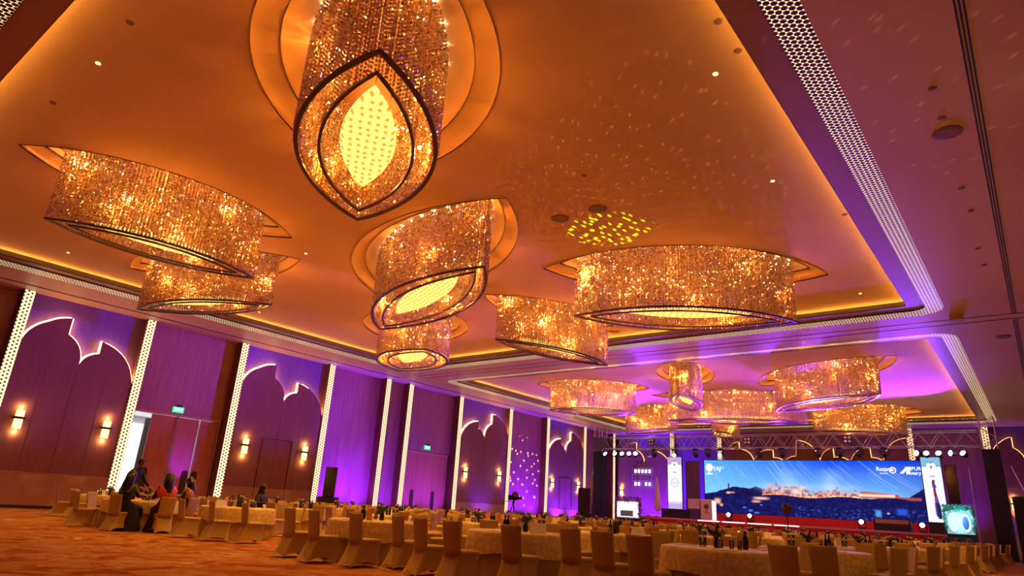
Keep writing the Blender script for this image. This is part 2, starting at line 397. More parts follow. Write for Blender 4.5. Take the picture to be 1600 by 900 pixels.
def pilaster(mp, u, wall, lat, hw=.2, zt=H):
    p = obj('pilaster', mrect(mp, u-hw, u+hw, 0, zt, -.7, -.012), M['return'], wall)
    obj('lattice_panel', mrect(mp, u-hw+.012, u+hw-.012, .02, zt-.02, -.011, 0), lat, p)
    return p
PIL = [.45, 7.57, 12.55, 17.41, 23.04, 27.48, 29.45, 34.43, 40.25, 45.36, 51.16, 56.43]
m = MB()
DOOR = (12.9, 16.95)
for a, b in ((Y0-.2, DOOR[0]), (DOOR[1], Y1+.7)): m.box(X0-.95, X0-.7, a, b, 0, H)
m.box(X0-.95, X0-.7, DOOR[0], DOOR[1], 4.45, H)
wl = struct('wall_left', m, M['return'], 'long side wall of purple arched bays and red wood bays between lit lattice pilasters', 'wall')
for y in PIL: pilaster(mapL, y, wl, M['lat_p'])
for i in range(len(PIL)-1):
    a, b = PIL[i]+.2, PIL[i+1]-.2
    if i in (1, 3): arch_bay(mapL, a, b, False, wl, jib=(i == 3))
    elif i in (7, 9): arch_bay(mapL, a, b, True, wl, jib=(i == 9))
    elif i == 2: wood_bay(mapL, a, b, wl, 4.5)
    elif i in (6, 10): wood_bay(mapL, a, b, wl, 4.42)
    else: wood_bay(mapL, a, b, wl)
# ---- doors
M['doorwood'] = mat('door_veneer', (.33,.09,.07), .35, noise=((10,10,.5),4,(.42,.13,.10),.3,.7))
def leaf(door, mp, u0, u1, d0, side, plate=True, arch_top=1.95):
    l = obj('door_leaf', mrect(mp, u0, u1, .01, 4.38, d0-.05, d0), M['doorwood'], door)
    if plate:
        uu = u1-.36 if side > 0 else u0+.04
        P = [(uu,.3),(uu+.32,.3)]+[(uu+.16+.16*math.cos(math.pi*k/8), arch_top-.16+.16*math.sin(math.pi*k/8)) for k in range(9)]
        obj('push_plate', mprism(mp, P, d0, d0+.015), M['dark'], l)
    return l
def frame(door, mp, u0, u1, zt, d):
    for a, b, c, e in ((u0-.06, u0, 0, zt), (u1, u1+.06, 0, zt), (u0-.06, u1+.06, zt, zt+.1)):
        obj('door_frame', mrect(mp, a, b, c, e, d-.06, d+.03), M['brown'], door)
def empty_struct(name, label):
    o = bpy.data.objects.new(name, None); COL.objects.link(o); o['kind'] = 'structure'; o['label'] = label; o['category'] = 'door'; return o
d1 = empty_struct('door_1', 'tall veneered doors with one leaf open onto a bright foyer')
frame(d1, mapL, 12.82, 14.95, 4.4, -.58); frame(d1, mapL, 15.05, 17.1, 4.4, -.58)
leaf(d1, mapL, 13.78, 14.94, -.6, -1); leaf(d1, mapL, 15.06, 16.08, -.6, 1); leaf(d1, mapL, 16.15, 17.08, -.6, -1)
lo = obj('door_leaf', MB().box(-.05, 0, 0, .95, .01, 4.38), M['doorwood'], d1, (X0-.6, 12.83, 0), (0, 0, R_(75)))
d2 = empty_struct('door_2', 'closed pair of violet-lit doors midway along the side wall'); frame(d2, mapL, 29.95, 33.95, 4.3, -.58)
leaf(d2, mapL, 29.97, 31.18, -.6, 1); leaf(d2, mapL, 31.19, 31.95, -.6, 1, False); leaf(d2, mapL, 31.96, 32.7, -.6, 1, False); leaf(d2, mapL, 32.71, 33.93, -.6, -1)
d3 = empty_struct('door_3', 'closed pair of doors in the last bay before the stage wall'); frame(d3, mapL, 51.6, 56.0, 4.3, -.58)
for a, b, s in ((51.62, 53.8, 1), (53.82, 55.98, -1)): leaf(d3, mapL, a, b, -.6, s)
# ---- bright foyer behind the open leaf
fy = MB().box(-38.4, -38.2, 10.5, 19.5, 0, 4.7); fy.box(-38.2, -32.95, 10.3, 10.5, 0, 4.7); fy.box(-38.2, -32.95, 19.5, 19.7, 0, 4.7); fy.box(-38.4, -32.95, 10.3, 19.7, 4.7, 4.85)
struct('wall_foyer', fy, M['white'], 'white foyer walls seen through the open door', 'wall')
win = struct('window_1', MB().box(-38.2, -38.15, 11.2, 18.6, .3, 4.3), emis('daylight_pane', (.93,.97,1.0), 2.6), 'bright foyer window seen through the open door', 'window')
for y in (13.0, 14.9, 16.8): obj('mullion', MB().box(-38.15, -38.1, y-.04, y+.04, .3, 4.3), M['white'], win)
m = MB(); rings = []
pts = [(-36.2+.09*math.sin(k*1.9), 15.0+k*.045) for k in range(26)]
m.loft([[(x, y, 0.05) for x, y in pts], [(x, y, 4.5) for x, y in pts]], False, False, False)
cu = obj('drape', m, mat('grey_drape', (.40,.42,.44), .8), smooth=True); tag(cu, 'grey pleated drape hanging in the bright foyer', 'curtain')
# ---- front wall
wf = struct('wall_front', MB().box(X0-.95, X1+.3, Y1+.7, Y1+.95, 0, H), M['return'], 'stage end wall with lit arches and lattice pilasters', 'wall')
FP = [-26.3, -21.85, -7.3, -2.7]
for x in FP: pilaster(mapF, x, wf, M['lat_f'], .22)
arch_bay(mapF, X0+.05, FP[0]-.22, False, wf)
line = [(-21.6,5.6)]+arc((-21.6,5.6),(-21.2,7.1),.10)+arc((-21.2,7.1),(-20.2,7.75),.12)+[(-20.2,7.15)]+arc((-20.2,7.15),(-18.97,6.05),.2)+arc((-18.97,6.05),(-17.38,7.05),.2)+[(-17.38,6.42)]+arc((-17.38,6.42),(-16.47,6.1),.12)+arc((-16.47,6.1),(-15.5,6.55),.12)+[(-15.4,7.82)]+arc((-15.4,7.82),(-14.0,6.9),.14)+arc((-14.0,6.9),(-13.7,6.1),.05)+arc((-13.7,6.1),(-12.72,7.18),.18)+[(-12.7,6.44)]+arc((-12.7,6.44),(-11.5,6.1),.14)+arc((-11.5,6.1),(-10.1,7.2),.18)+[(-10.06,6.44)]+arc((-10.06,6.44),(-9.2,6.1),.12)+arc((-9.2,6.1),(-8.9,7.0),.10)+arc((-8.9,7.0),(-7.6,7.85),.14)
arch_bay(mapF, FP[1]+.22, FP[2]-.22, False, wf, line=line)
obj('plain_panel', mrect(mapF, FP[0]+.22, FP[1]-.22, 0, H, -.62, -.5), M['purple'], wf)
wood_bay(mapF, FP[2]+.22, FP[3]-.22, wf)
arch_bay(mapF, FP[3]+.22, X1+.0, False, wf)
# ---- right and back walls (behind and beside the camera)
struct('wall_right', MB().box(X1, X1+.2, Y0-.2, Y1+.7, 0, H), M['mauve'], 'mauve side wall close beside the viewer', 'wall')
wr = bpy.data.objects['wall_right']
def mapR(u, d, z): return (X1-d, u, z)
M['lat_r'] = lattice('right_pilaster_lattice', ('Y','Z'), .155, .95, (1.0,.55,.25), .4, (.10,.03,.02))
for y in PIL: obj('lattice_panel', mrect(mapR, y-.19, y+.19, .02, H-.02, .005, .02), M['lat_r'], obj('pilaster', mrect(mapR, y-.2, y+.2, 0, H, -.01, .004), M['return'], wr))  # lit pilasters out of view, added to warm the right soffit
struct('wall_back', MB().box(X0-.95, X1+.2, Y0-.2, Y0, 0, H), M['mauve'], 'mauve wall behind the viewer', 'wall')
struct('baseboard_left', MB().box(X0-.05, X0-.03, PIL[1]+.2, PIL[2]-.2, 0, .12), M['dark'], 'dark skirting below marble wainscot', 'baseboard')

# ------------------------------------------------------------------ wall sconces, exit signs
def sconce(mp, u, z, label):
    t = thing('wall_sconce', label, 'wall light', mp(u, -.08, z), 0, 'wall sconces')
    o = Vector(mp(u, -.08, z))
    def L(m):
        m.v = [tuple(Vector(p)-o) for p in m.v]; return m
    obj('glass_shade', L(mrect(mp, u-.14, u+.14, z+.05, z+.30, -.03, .05)), M['sconce'], t)
    obj('glass_shade', L(mrect(mp, u-.14, u+.14, z-.42, z-.05, -.03, .05)), M['sconce'], t)
    obj('metal_band', L(mrect(mp, u-.19, u+.19, z-.05, z+.05, -.08, .08)), M['dark'], t)
    for dz in (.42, -.55): lamp('sconce_glow', 'POINT', mp(u, .02, z+dz), (1.0,.56,.12), 18, size=.05)
    obj('back_plate', L(mrect(mp, u-.1, u+.1, z-.4, z+.3, -.085, -.04)), M['dark'], t)
SC = [(8.47, 'first', 'left'), (11.73, 'first', 'right'), (18.4, 'second', 'left'), (22.0, 'second', 'right'), (35.4, 'third', 'left'), (39.2, 'third', 'right'), (46.2, 'fourth', 'left'), (50.2, 'fourth', 'right')]
for y, n, s in SC: sconce(mapL, y, 3.42, 'glowing amber wall sconce at the %s of the %s arched bay from the left' % (s, n))
for y, n in ((8.5,'first'), (11.7,'second'), (18.4,'third'), (22.0,'fourth')): sconce(lambda u, d, z: mapR(u, d+.08, z), y, 3.42, '%s glowing wall sconce along the right wall beside the viewer' % n)  # sconces added out of view for warm light on the right side
sconce(mapF, -31.5, 3.42, 'glowing wall sconce on the stage wall left of the banners')
sconce(mapF, -1.75, 3.42, 'glowing wall sconce on the stage wall at far right')
M['exit'] = emis('exit_green', (.05,.85,.35), 1.6); M['exitw'] = emis('exit_letters', (.8,1,.9), 2.2)
for y, lab in ((14.9, 'green lit exit sign above the open foyer doors'), (31.95, 'green lit exit sign above the violet middle doors'), (53.8, 'green lit exit sign above the doors near the stage')):
    t = thing('exit_sign', lab, 'exit sign', (X0-.58, y, 4.72))
    obj('sign_box', MB().box(0, .06, -.26, .26, -.13, .13), M['exit'], t)
    obj('lettering', text_mesh('EXIT', .2, 'lettering', True), M['exitw'], t, (.064, 0, 0), (R_(90), 0, R_(90)))
    obj('bracket', MB().box(0, .12, -.12, .12, .13, .22), M['black'], t)
# ceiling speakers and small downlights
def pxz(x, y, z=U):
    d = right*((x-800)/FPX) - up*((y-450)/FPX) + fwd; k = (z-CAM_H)/d.z; return (d.x*k, d.y*k, z)
me = MB().lathe([(.26,0),(.26,-.02),(.2,-.03)], 20).mesh('ceiling_speaker')
M['grille'] = mat('dull_grille', (.28,.15,.12), .7)
for (x, y, z, lab) in ((1480, 207, H, 'round speaker grille in the border ceiling at upper right'), (875, 341, U, 'round ceiling speaker grille left of the yellow light streaks'), (934, 326, U, 'round ceiling speaker grille above the yellow light streaks'), (1567, 526, H, 'round speaker grille in the border ceiling near the far coffer')):
    o = obj('ceiling_speaker', me, M['grille'], None, pxz(x, y, z)); tag(o, lab, 'speaker grille')
me = MB().lathe([(.07,0),(.07,-.012),(.05,-.02)], 12).mesh('sprinkler')
for (x, y, z, lab) in ((203, 35, U, 'tiny ceiling fitting near the top left corner'), (83, 160, U, 'tiny ceiling fitting by the left cove glow'), (1123, 33, U, 'tiny ceiling fitting by the top of the right cove'), (1153, 79, U, 'second tiny ceiling fitting down the right cove'), (1457, 138, H, 'tiny ceiling fitting above the upper right speaker grille'), (1471, 184, H, 'tiny ceiling fitting touching the upper right speaker grille'), (1502, 294, H, 'upper tiny fitting beside the slot diffuser'), (1517, 329, H, 'second tiny fitting beside the slot diffuser'), (1528, 388, H, 'third tiny fitting beside the slot diffuser'), (1537, 414, H, 'fourth tiny fitting beside the slot diffuser'), (912, 274, U, 'tiny fitting in mid ceiling above the yellow streaks'), (1320, 335, U, 'tiny ceiling fitting by the right cove above the far chandelier')):
    o = obj('ceiling_fitting', me, M['grille'], None, pxz(x, y, z)); tag(o, lab, 'ceiling fitting')
o = obj('junction_box', MB().box(-.2,.2,-.2,.2,-.22,0), M['brown'], None, pxz(1494, 492, H)); tag(o, 'small brown box under the ceiling where the coffers meet', 'projector')
# ------------------------------------------------------------------ chandeliers
def bead_mesh(name, pts, z0, z1, pitch, r, hh, seed, jit=.008):
    rng = np.random.default_rng(seed); pts = np.array(pts); n = len(pts); k = int((z0-z1)/pitch)
    base = np.array([(1,0,0),(0,1,0),(-1,0,0),(0,-1,0),(0,0,1),(0,0,-1)], float)*np.array([r, r, hh])
    fc = np.array([(0,1,4),(1,2,4),(2,3,4),(3,0,4),(1,0,5),(2,1,5),(3,2,5),(0,3,5)])
    zz = z0-(np.arange(k)+.5)*pitch
    ph = rng.uniform(0, pitch, n)
    Z = zz[None, :]-ph[:, None]*.0 + rng.normal(0, .004, (n, k))
    Cn = np.stack([np.repeat(pts[:, 0:1], k, 1)+rng.normal(0, jit, (n, 1)), np.repeat(pts[:, 1:2], k, 1)+rng.normal(0, jit, (n, 1)), Z], -1).reshape(-1, 3)
    N = len(Cn); a = rng.uniform(0, math.pi, N); ca, sa = np.cos(a), np.sin(a)
    tx = rng.normal(0, .22, N); ty = rng.normal(0, .22, N)
    B = np.repeat(base[None], N, 0)
    x = B[:,:,0]*ca[:,None]-B[:,:,1]*sa[:,None]; y = B[:,:,0]*sa[:,None]+B[:,:,1]*ca[:,None]; z = B[:,:,2]
    x2 = x+z*tx[:,None]; y2 = y+z*ty[:,None]; z2 = z-x*tx[:,None]-y*ty[:,None]
    V = (np.stack([x2, y2, z2], -1)+Cn[:, None, :]).reshape(-1, 3)
    F = (fc[None]+6*np.arange(N)[:, None, None]).reshape(-1)
    me = bpy.data.meshes.new(name); me.vertices.add(len(V)); me.vertices.foreach_set('co', V.astype('f').ravel())
    nl = len(F); me.loops.add(nl); me.loops.foreach_set('vertex_index', F.astype('i'))
    me.polygons.add(nl//3); me.polygons.foreach_set('loop_start', np.arange(0, nl, 3, dtype='i'))
    me.update(calc_edges=True); me.shade_flat(); return me
def ring_mesh(P, wid, z0, z1):
    n = len(P); m = MB(); c = []
    out = []; inn = []
    for i in range(n):
        a = Vector(P[i-1]); b = Vector(P[(i+1) % n]); t = (b-a)
        if t.length < 1e-6: t = Vector((1, 0))
        t.normalize(); nr = Vector((t.y, -t.x))
        if nr.dot(Vector(P[i])) < 0: nr = -nr
        out.append(tuple(Vector(P[i])+nr*wid/2)); inn.append(tuple(Vector(P[i])-nr*wid/2))
    for i in range(n):
        j = (i+1) % n
        m.quad((*out[i],z0),(*out[j],z0),(*out[j],z1),(*out[i],z1)); m.quad((*inn[i],z0),(*inn[j],z0),(*inn[j],z1),(*inn[i],z1))
        m.quad((*out[i],z0),(*out[j],z0),(*inn[j],z0),(*inn[i],z0)); m.quad((*out[i],z1),(*out[j],z1),(*inn[j],z1),(*inn[i],z1))
    return m.mesh('ring')
def panel_mat():
    m = bpy.data.materials.new('glowing_quilted_diffuser'); m.use_nodes = True; nt = m.node_tree; nt.nodes.clear(); N = nt.nodes.new; Lk = nt.links.new
    tc = N('ShaderNodeTexCoord'); mp = N('ShaderNodeMapping'); mp.inputs['Scale'].default_value = (4.6, 6.5, 0); Lk(tc.outputs['Object'], mp.inputs[0])
    v = N('ShaderNodeTexVoronoi'); v.voronoi_dimensions = '2D'; v.inputs['Scale'].default_value = 1.0; v.inputs['Randomness'].default_value = .25; Lk(mp.outputs[0], v.inputs['Vector'])
    cr_ = N('ShaderNodeValToRGB'); E = cr_.color_ramp.elements; E[0].position = .14; E[0].color = (.75,.26,.02,1); E[1].position = .30; E[1].color = (1.0,.66,.16,1)
    Lk(v.outputs['Distance'], cr_.inputs[0]); e = N('ShaderNodeEmission'); Lk(cr_.outputs[0], e.inputs[0]); e.inputs[1].default_value = PANEL_E
    o = N('ShaderNodeOutputMaterial'); Lk(e.outputs[0], o.inputs[0]); return m
PANEL_E = 1.7; BULB_W = 130.0
M['panel'] = panel_mat()
M['bulb'] = emis('warm_bulb', (1.0,.62,.25), 25.0)
ZT, ZB = U+.46, 7.3
LAB = {'A': 'largest crystal leaf chandelier in the near coffer, seen from below at the top', 'B': 'long crystal leaf chandelier at upper left of the near coffer', 'C': 'crystal leaf chandelier behind the long left one, above the arches',
       'D': 'crystal leaf chandelier at the centre of the near coffer', 'E': 'small rounded crystal chandelier just below the central one', 'F': 'narrow crystal chandelier between the central one and the wide right one', 'G': 'wide crystal leaf chandelier at right of the near coffer under yellow light streaks'}
LAB2 = {'A': 'crystal chandelier at far right of the far coffer, just above the truss lights', 'B': 'smallest crystal chandelier at the back of the far coffer', 'C': 'small crystal chandelier at left of the far coffer near the truss',
        'D': 'orange crystal chandelier in the middle of the far coffer', 'E': 'wide pink-lit crystal chandelier at left of the far coffer', 'F': 'small round-looking crystal chandelier at the near edge of the far coffer', 'G': 'long tilted pink-lit crystal chandelier at right of the far coffer'}
_ch = {}
for (n, c, L, W, a, eL, eW, fl) in CHALL:
    if n not in _ch:
        outer = resample(vesica(L, W, 40), .088); outer2 = resample(vesica(L-.22, W-.20, 40), .088)
        Li, Wi = L-1.1, max(W*.66, .6)
        inner = resample(vesica(Li, Wi, 40), .095)
        sd = ord(n)
        oc = bead_mesh('crystal_curtain', outer+outer2, ZT, ZB, .078, .030, .037, sd)
        ic = bead_mesh('inner_crystal_curtain', inner, ZT, ZB, .08, .030, .037, sd+50)
        r1 = ring_mesh(vesica(L-.06, W-.06, 32), .08, ZB-.035, ZB+.01); r2 = ring_mesh(vesica(Li, Wi, 32), .055, ZB-.035, ZB+.01)
        pl = MB(); PP = vesica(L*.61, W*.40, 20); QQ = vesica(L*.56, W*.34, 20)
        pl.loft([[(*p, ZB+.30) for p in QQ], [(*p, ZB+.25) for p in PP], [(*p, ZB+.17) for p in QQ]])
        pm = pl.mesh('diffuser')
        cn = sheet([vesica(L-.3, W-.25, 24)], ZT-.005, 'canopy')
        wires = [MB().tube([(x, y, ZB+.28), (x, y, ZT)], .006, 4).mesh('wire') for x, y in ((L*.2, 0), (-L*.2, 0), (0, W*.12), (0, -W*.12))]
        sp_pts = resample(vesica(L-.11, W-.10, 40), .55)
        bl = [(*p, (9.0, 8.3, 7.75)[q % 3]) for q, p in enumerate(resample(vesica(L-.75, W*.76, 40), (L*2.2)/9.4))]+[(0, 0, 8.4)]
        _ch[n] = (oc, ic, r1, r2, pm, cn, wires, sp_pts, bl)
        spm = MB().lathe([(.026,0),(.026,-.02),(.018,-.03)], 8).mesh('spotlight') if 'spm' not in globals() else spm
        bum = MB().sphere((0,0,0), .04, 8, 6).mesh('bulb') if 'bum' not in globals() else bum
    oc, ic, r1, r2, pm, cn, wires, sp_pts, bl = _ch[n]
    t = thing('crystal_chandelier', (LAB2 if fl else LAB)[n], 'chandelier', (c[0], c[1], 0), a, 'crystal chandeliers in the far coffer' if fl else 'crystal chandeliers in the near coffer')
    o1 = obj('crystal_curtain', oc, M['crystal'], t); o1['kind'] = 'stuff'
    o2 = obj('inner_crystal_curtain', ic, M['crystal'], t); o2['kind'] = 'stuff'
    obj('outer_ring', r1, M['ringm'], t); obj('inner_ring', r2, M['ringm'], t)
    obj('diffuser', pm, M['panel'], t); obj('canopy', cn, M['brown'], t)
    for wm in wires: obj('wire', wm, M['dark'], t)
    for (x, y) in sp_pts: obj('spotlight', spm, M['spot'], t, (x, y, ZT))
    for (x, y, z) in bl:  # bulbs and point lamps added inside to light crystals and ceiling
        obj('bulb', bum, M['bulb'], t, (x, y, z))
        q = rot2([(x, y)], a, c)[0]
        lamp('bulb_light', 'POINT', (q[0], q[1], z-.12), WARM, BULB_W, size=.06)
# ------------------------------------------------------------------ people
def body(name, parent, joints, edges, mat_fn_name, root):
    me = bpy.data.meshes.new(name); keys = list(joints); idx = {k: i for i, k in enumerate(keys)}
    me.from_pydata([joints[k][0] for k in keys], [(idx[a], idx[b]) for a, b in edges], [])
    o = bpy.data.objects.new(name, me); COL.objects.link(o); o.parent = parent
    sk = o.modifiers.new('skin', 'SKIN'); sk.use_smooth_shade = True
    for k in keys:
        v = me.skin_vertices[0].data[idx[k]]; r = joints[k][1]; v.radius = (r, r) if not isinstance(r, tuple) else r; v.use_root = (k == root)
    ss = o.modifiers.new('sub', 'SUBSURF'); ss.levels = 2; ss.render_levels = 2
    me.materials.append(M[mat_fn_name]); return o
def zmat(name, stops):
    # clothing bands by height above the figure's base: stops = [(z, colour)...]
    m = mat(name, stops[0][1], .7); nt = m.node_tree; N = nt.nodes.new; Lk = nt.links.new
    tc = N('ShaderNodeTexCoord'); sx = N('ShaderNodeSeparateXYZ'); Lk(tc.outputs['Object'], sx.inputs[0])
    dv = N('ShaderNodeMath'); dv.operation = 'DIVIDE'; dv.inputs[1].default_value = 2.0; Lk(sx.outputs['Z'], dv.inputs[0])
    cr_ = N('ShaderNodeValToRGB'); cr_.color_ramp.interpolation = 'CONSTANT'; E = cr_.color_ramp.elements
    E[0].position = 0; E[0].color = (*stops[0][1], 1); E[1].position = stops[1][0]/2; E[1].color = (*stops[1][1], 1)
    for z, c in stops[2:]:
        e = E.new(z/2); e.color = (*c, 1)
    Lk(dv.outputs[0], cr_.inputs[0]); Lk(cr_.outputs[0], nt.nodes['Principled BSDF'].inputs['Base Color']); return m
SKN = (.30,.14,.08); BLK = (.012,.011,.016)
def hand(parent, base, d, s=1):
    # palm with four fingers and a thumb
    h = MB(); b = Vector(base); d = Vector(d).normalized(); side = d.cross(Vector((0,0,1))).normalized()*s; up_ = side.cross(d)
    h.tube([b-d*.02, b+d*.05, b+d*.09], [.026,.04,.034], 8)
    for k, (o_, l) in enumerate(((-.028,.065),(-.01,.078),(.01,.074),(.028,.058))):
        p = b+d*.08+side*o_; h.tube([p, p+d*l*.5-up_*.006, p+d*l-up_*.025], [.0095,.009,.007], 6)
    p = b+d*.02+side*.035; h.tube([p, p+d*.03+side*.025, p+d*.06+side*.03-up_*.012], [.011,.010,.008], 6)
    return obj('hand', h, M['skin'], parent, smooth=True)
def hair(parent, c, r, long_, back):
    h = MB().sphere((c[0]+back[0]*.025, c[1]+back[1]*.025, c[2]+.02), r*1.1, 12, 8, (1, 1.02, 1.08))
    if long_: h.loft([[(c[0]+back[0]*(.04+q)+w_*math.cos(a), c[1]+back[1]*(.04+q)+w_*math.sin(a), c[2]+z) for a in [2*math.pi*k/10 for k in range(10)]] for w_, z, q in ((.105,.06,0),(.115,-.08,.02),(.125,-.2,.05),(.11,-.34,.06),(.06,-.44,.06))])
    return obj('hair', h, M['hair'], parent, smooth=True)
def face(parent, c, f, r):
    side = Vector((-f[1], f[0], 0)); f = Vector((f[0], f[1], 0)); c = Vector(c)
    obj('nose', MB().sphere(c+f*r*1.0+Vector((0,0,-.012)), .016, 8, 5, (1,1,1.5)), M['skin'], parent, smooth=True)
    for s in (-1, 1):
        obj('ear', MB().sphere(c+side*s*r*.95, .026, 8, 5, (.6,.6,1.3)), M['skin'], parent, smooth=True)
        obj('eye', MB().sphere(c+f*r*.88+side*s*.034+Vector((0,0,.015)), .011, 8, 5), M['hair'], parent)
    obj('mouth', MB().sphere(c+f*r*.9+Vector((0,0,-.055)), .018, 8, 4, (1,1,.35)), M['lip'], parent)
M['lip'] = mat('lips', (.28,.07,.05), .5)
def at_depth(px, py, dz):
    d = right*((px-800)/FPX) - up*((py-450)/FPX) + fwd; return (d.x*dz, d.y*dz)
OCC = []
def seated(label, px, dz, heading, mname, shawl=None, hair_long=True, chair=None, lean=.05, sc=1.0, grp='seated guests'):
    x, y = at_depth(px, 780, dz)
    t = thing('person', label, 'person', (x, y, 0), heading, grp); t.scale = (sc, sc, sc)
    # figure faces +y
    J = {'pel': ((0,-.05,.56),.15), 'waist': ((0,-.06,.74),.125), 'chest': ((0,-.04+lean,.94),.14), 'neckb': ((0,-.01+lean,1.08),.06), 'neck': ((0,.0+lean,1.14),.047), 'head': ((0,.02+lean,1.24),.088), 'crown': ((0,.01+lean,1.32),.062),
         'hipl': ((-.10,.06,.54),.11), 'kneel': ((-.12,.40,.52),.075), 'ankl': ((-.12,.36,.10),.05), 'toel': ((-.12,.48,.05),.04), 'hipr': ((.10,.06,.54),.11), 'kneer': ((.12,.40,.52),.075), 'ankr': ((.12,.36,.10),.05), 'toer': ((.12,.48,.05),.04),
         'shl': ((-.17,-.02+lean,1.01),.065), 'ell': ((-.23,.08+lean,.78),.047), 'wrl': ((-.14,.32+lean,.80),.03), 'shr': ((.17,-.02+lean,1.01),.065), 'elr': ((.23,.08+lean,.78),.047), 'wrr': ((.14,.32+lean,.80),.03)}
    E = [('pel','waist'),('waist','chest'),('chest','neckb'),('neckb','neck'),('neck','head'),('head','crown'),('pel','hipl'),('hipl','kneel'),('kneel','ankl'),('ankl','toel'),('pel','hipr'),('hipr','kneer'),('kneer','ankr'),('ankr','toer'),('chest','shl'),('shl','ell'),('ell','wrl'),('chest','shr'),('shr','elr'),('elr','wrr')]
    body('body', t, J, E, mname, 'pel')
    hand(t, (-.14,.33+lean,.80), (.3,1,-.05), 1); hand(t, (.14,.33+lean,.80), (-.3,1,-.05), -1)
    hair(t, (0,.01+lean,1.25), .1, hair_long, (0,-1)); face(t, (0,.02+lean,1.24), (0,1), .088)
    # draped skirt reaching the floor
    g = MB(); rings = []
    for z, rx, ry, cy_ in ((.66,.17,.11,-.03),(.56,.20,.24,.11),(.44,.22,.27,.14),(.2,.26,.29,.18),(.012,.30,.33,.21)):
        rings.append([(rx*math.cos(a)*(1+.03*math.sin(7*a)), cy_+ry*math.sin(a)*(1+.03*math.sin(9*a)), z) for a in [2*math.pi*k/28 for k in range(28)]])
    g.loft(rings, True, False); obj('long_skirt', g, M[mname+'_skirt'], t, smooth=True)
    if shawl:
        s = MB(); rings = []
        for z, rx, ry in ((1.085,.075,.07),(1.04,.20,.115),(.97,.235,.15),(.88,.225,.165),(.80,.20,.16)):
            rings.append([(rx*math.cos(a), -.03+lean+ry*math.sin(a), z+.02*math.sin(3*a)) for a in [2*math.pi*k/24 for k in range(24)]])
        s.loft(rings, False, False); obj('shawl', s, M[shawl], t, smooth=True)
    ch = thing('banquet_chair', 'tan stretch-covered chair under the '+label[:48].rsplit(' ', 1)[0], 'chair', (x+.07*math.sin(heading), y-.07*math.cos(heading), 0), heading, 'occupied chairs')
    OCC.append(ch); return t, (x, y)
M['sariA'] = zmat('green_black_sari', [(0,(.012,.012,.012)),(.86,(.10,.13,.03)),(1.07,SKN)]); M['sariA_skirt'] = mat('black_sari_skirt', (.010,.009,.010), .7)
M['sariB'] = zmat('red_dark_sari', [(0,(.03,.012,.012)),(1.09,SKN),(1.8,SKN)]); M['sariB_skirt'] = mat('dark_red_skirt', (.03,.012,.014), .7)
M['sariC'] = zmat('dark_orange_sari', [(0,(.02,.014,.012)),(1.09,SKN),(1.8,SKN)]); M['sariC_skirt'] = mat('dark_skirt', (.018,.012,.012), .7)
M['shawl_red'] = mat('red_orange_shawl', (.70,.09,.02), .7); M['shawl_or'] = mat('orange_green_shawl', (.45,.20,.04), .7); M['shawl_dk'] = mat('dark_shawl', (.02,.015,.02), .7)
SEATS = [seated('seated person in black sari and olive blouse, back to the viewer, left front table', 196, 16.6, R_(20), 'sariA', None, True, sc=1.08),
         seated('seated person with long hair and red-orange shawl at the left front table', 259, 16.9, R_(80), 'sariB', 'shawl_red', True, sc=1.08),
         seated('seated person in dark sari with orange shawl beside the bright door slit', 294, 19.5, R_(140), 'sariC', 'shawl_or', True, sc=1.06),
         seated('dark-haired seated person before the hidden door of the second arched bay', 407, 21.6, R_(-75), 'sariC', 'shawl_dk', True, sc=1.02)]
PEOPLE_SEATS += [s[1] for s in SEATS]
# standing person leaning over the table
x, y = at_depth(200, 780, 19.3); PEOPLE_SEATS.append((x, y))
M['blacksuit'] = zmat('black_shirt_trousers', [(0,(.010,.010,.012)),(1.52,SKN),(1.95,SKN)])
t = thing('person', 'standing person in black leaning over the left front table, silhouetted against the bright doorway', 'person', (x, y, 0), R_(-60)); t.scale = (1.08,1.08,1.08)
J = {'pel': ((0,-.06,.96),.135), 'waist': ((0,-.03,1.10),.12), 'chest': ((0,.07,1.32),.15), 'neckb': ((0,.14,1.47),.065), 'neck': ((0,.17,1.53),.052), 'head': ((0,.22,1.63),.092), 'crown': ((0,.22,1.72),.066),
     'hipl': ((-.09,-.05,.90),.10), 'kneel': ((-.11,.0,.50),.07), 'ankl': ((-.12,-.03,.09),.048), 'toel': ((-.13,.12,.04),.04), 'hipr': ((.09,-.05,.90),.10), 'kneer': ((.11,.0,.50),.07), 'ankr': ((.12,-.03,.09),.048), 'toer': ((.13,.12,.04),.04),
     'shl': ((-.20,.09,1.40),.07), 'ell': ((-.26,.20,1.15),.05), 'wrl': ((-.20,.42,1.02),.034), 'shr': ((.20,.09,1.40),.07), 'elr': ((.27,.18,1.14),.05), 'wrr': ((.20,.40,1.00),.034)}
E = [('pel','waist'),('waist','chest'),('chest','neckb'),('neckb','neck'),('neck','head'),('head','crown'),('pel','hipl'),('hipl','kneel'),('kneel','ankl'),('ankl','toel'),('pel','hipr'),('hipr','kneer'),('kneer','ankr'),('ankr','toer'),('chest','shl'),('shl','ell'),('ell','wrl'),('chest','shr'),('shr','elr'),('elr','wrr')]
body('body', t, J, E, 'blacksuit', 'pel'); hand(t, (-.19,.43,1.01), (.1,1,-.4), 1); hand(t, (.19,.41,.99), (-.1,1,-.4), -1)
hair(t, (0,.20,1.645), .10, False, (0,-1)); face(t, (0,.22,1.63), (0,1), .092)
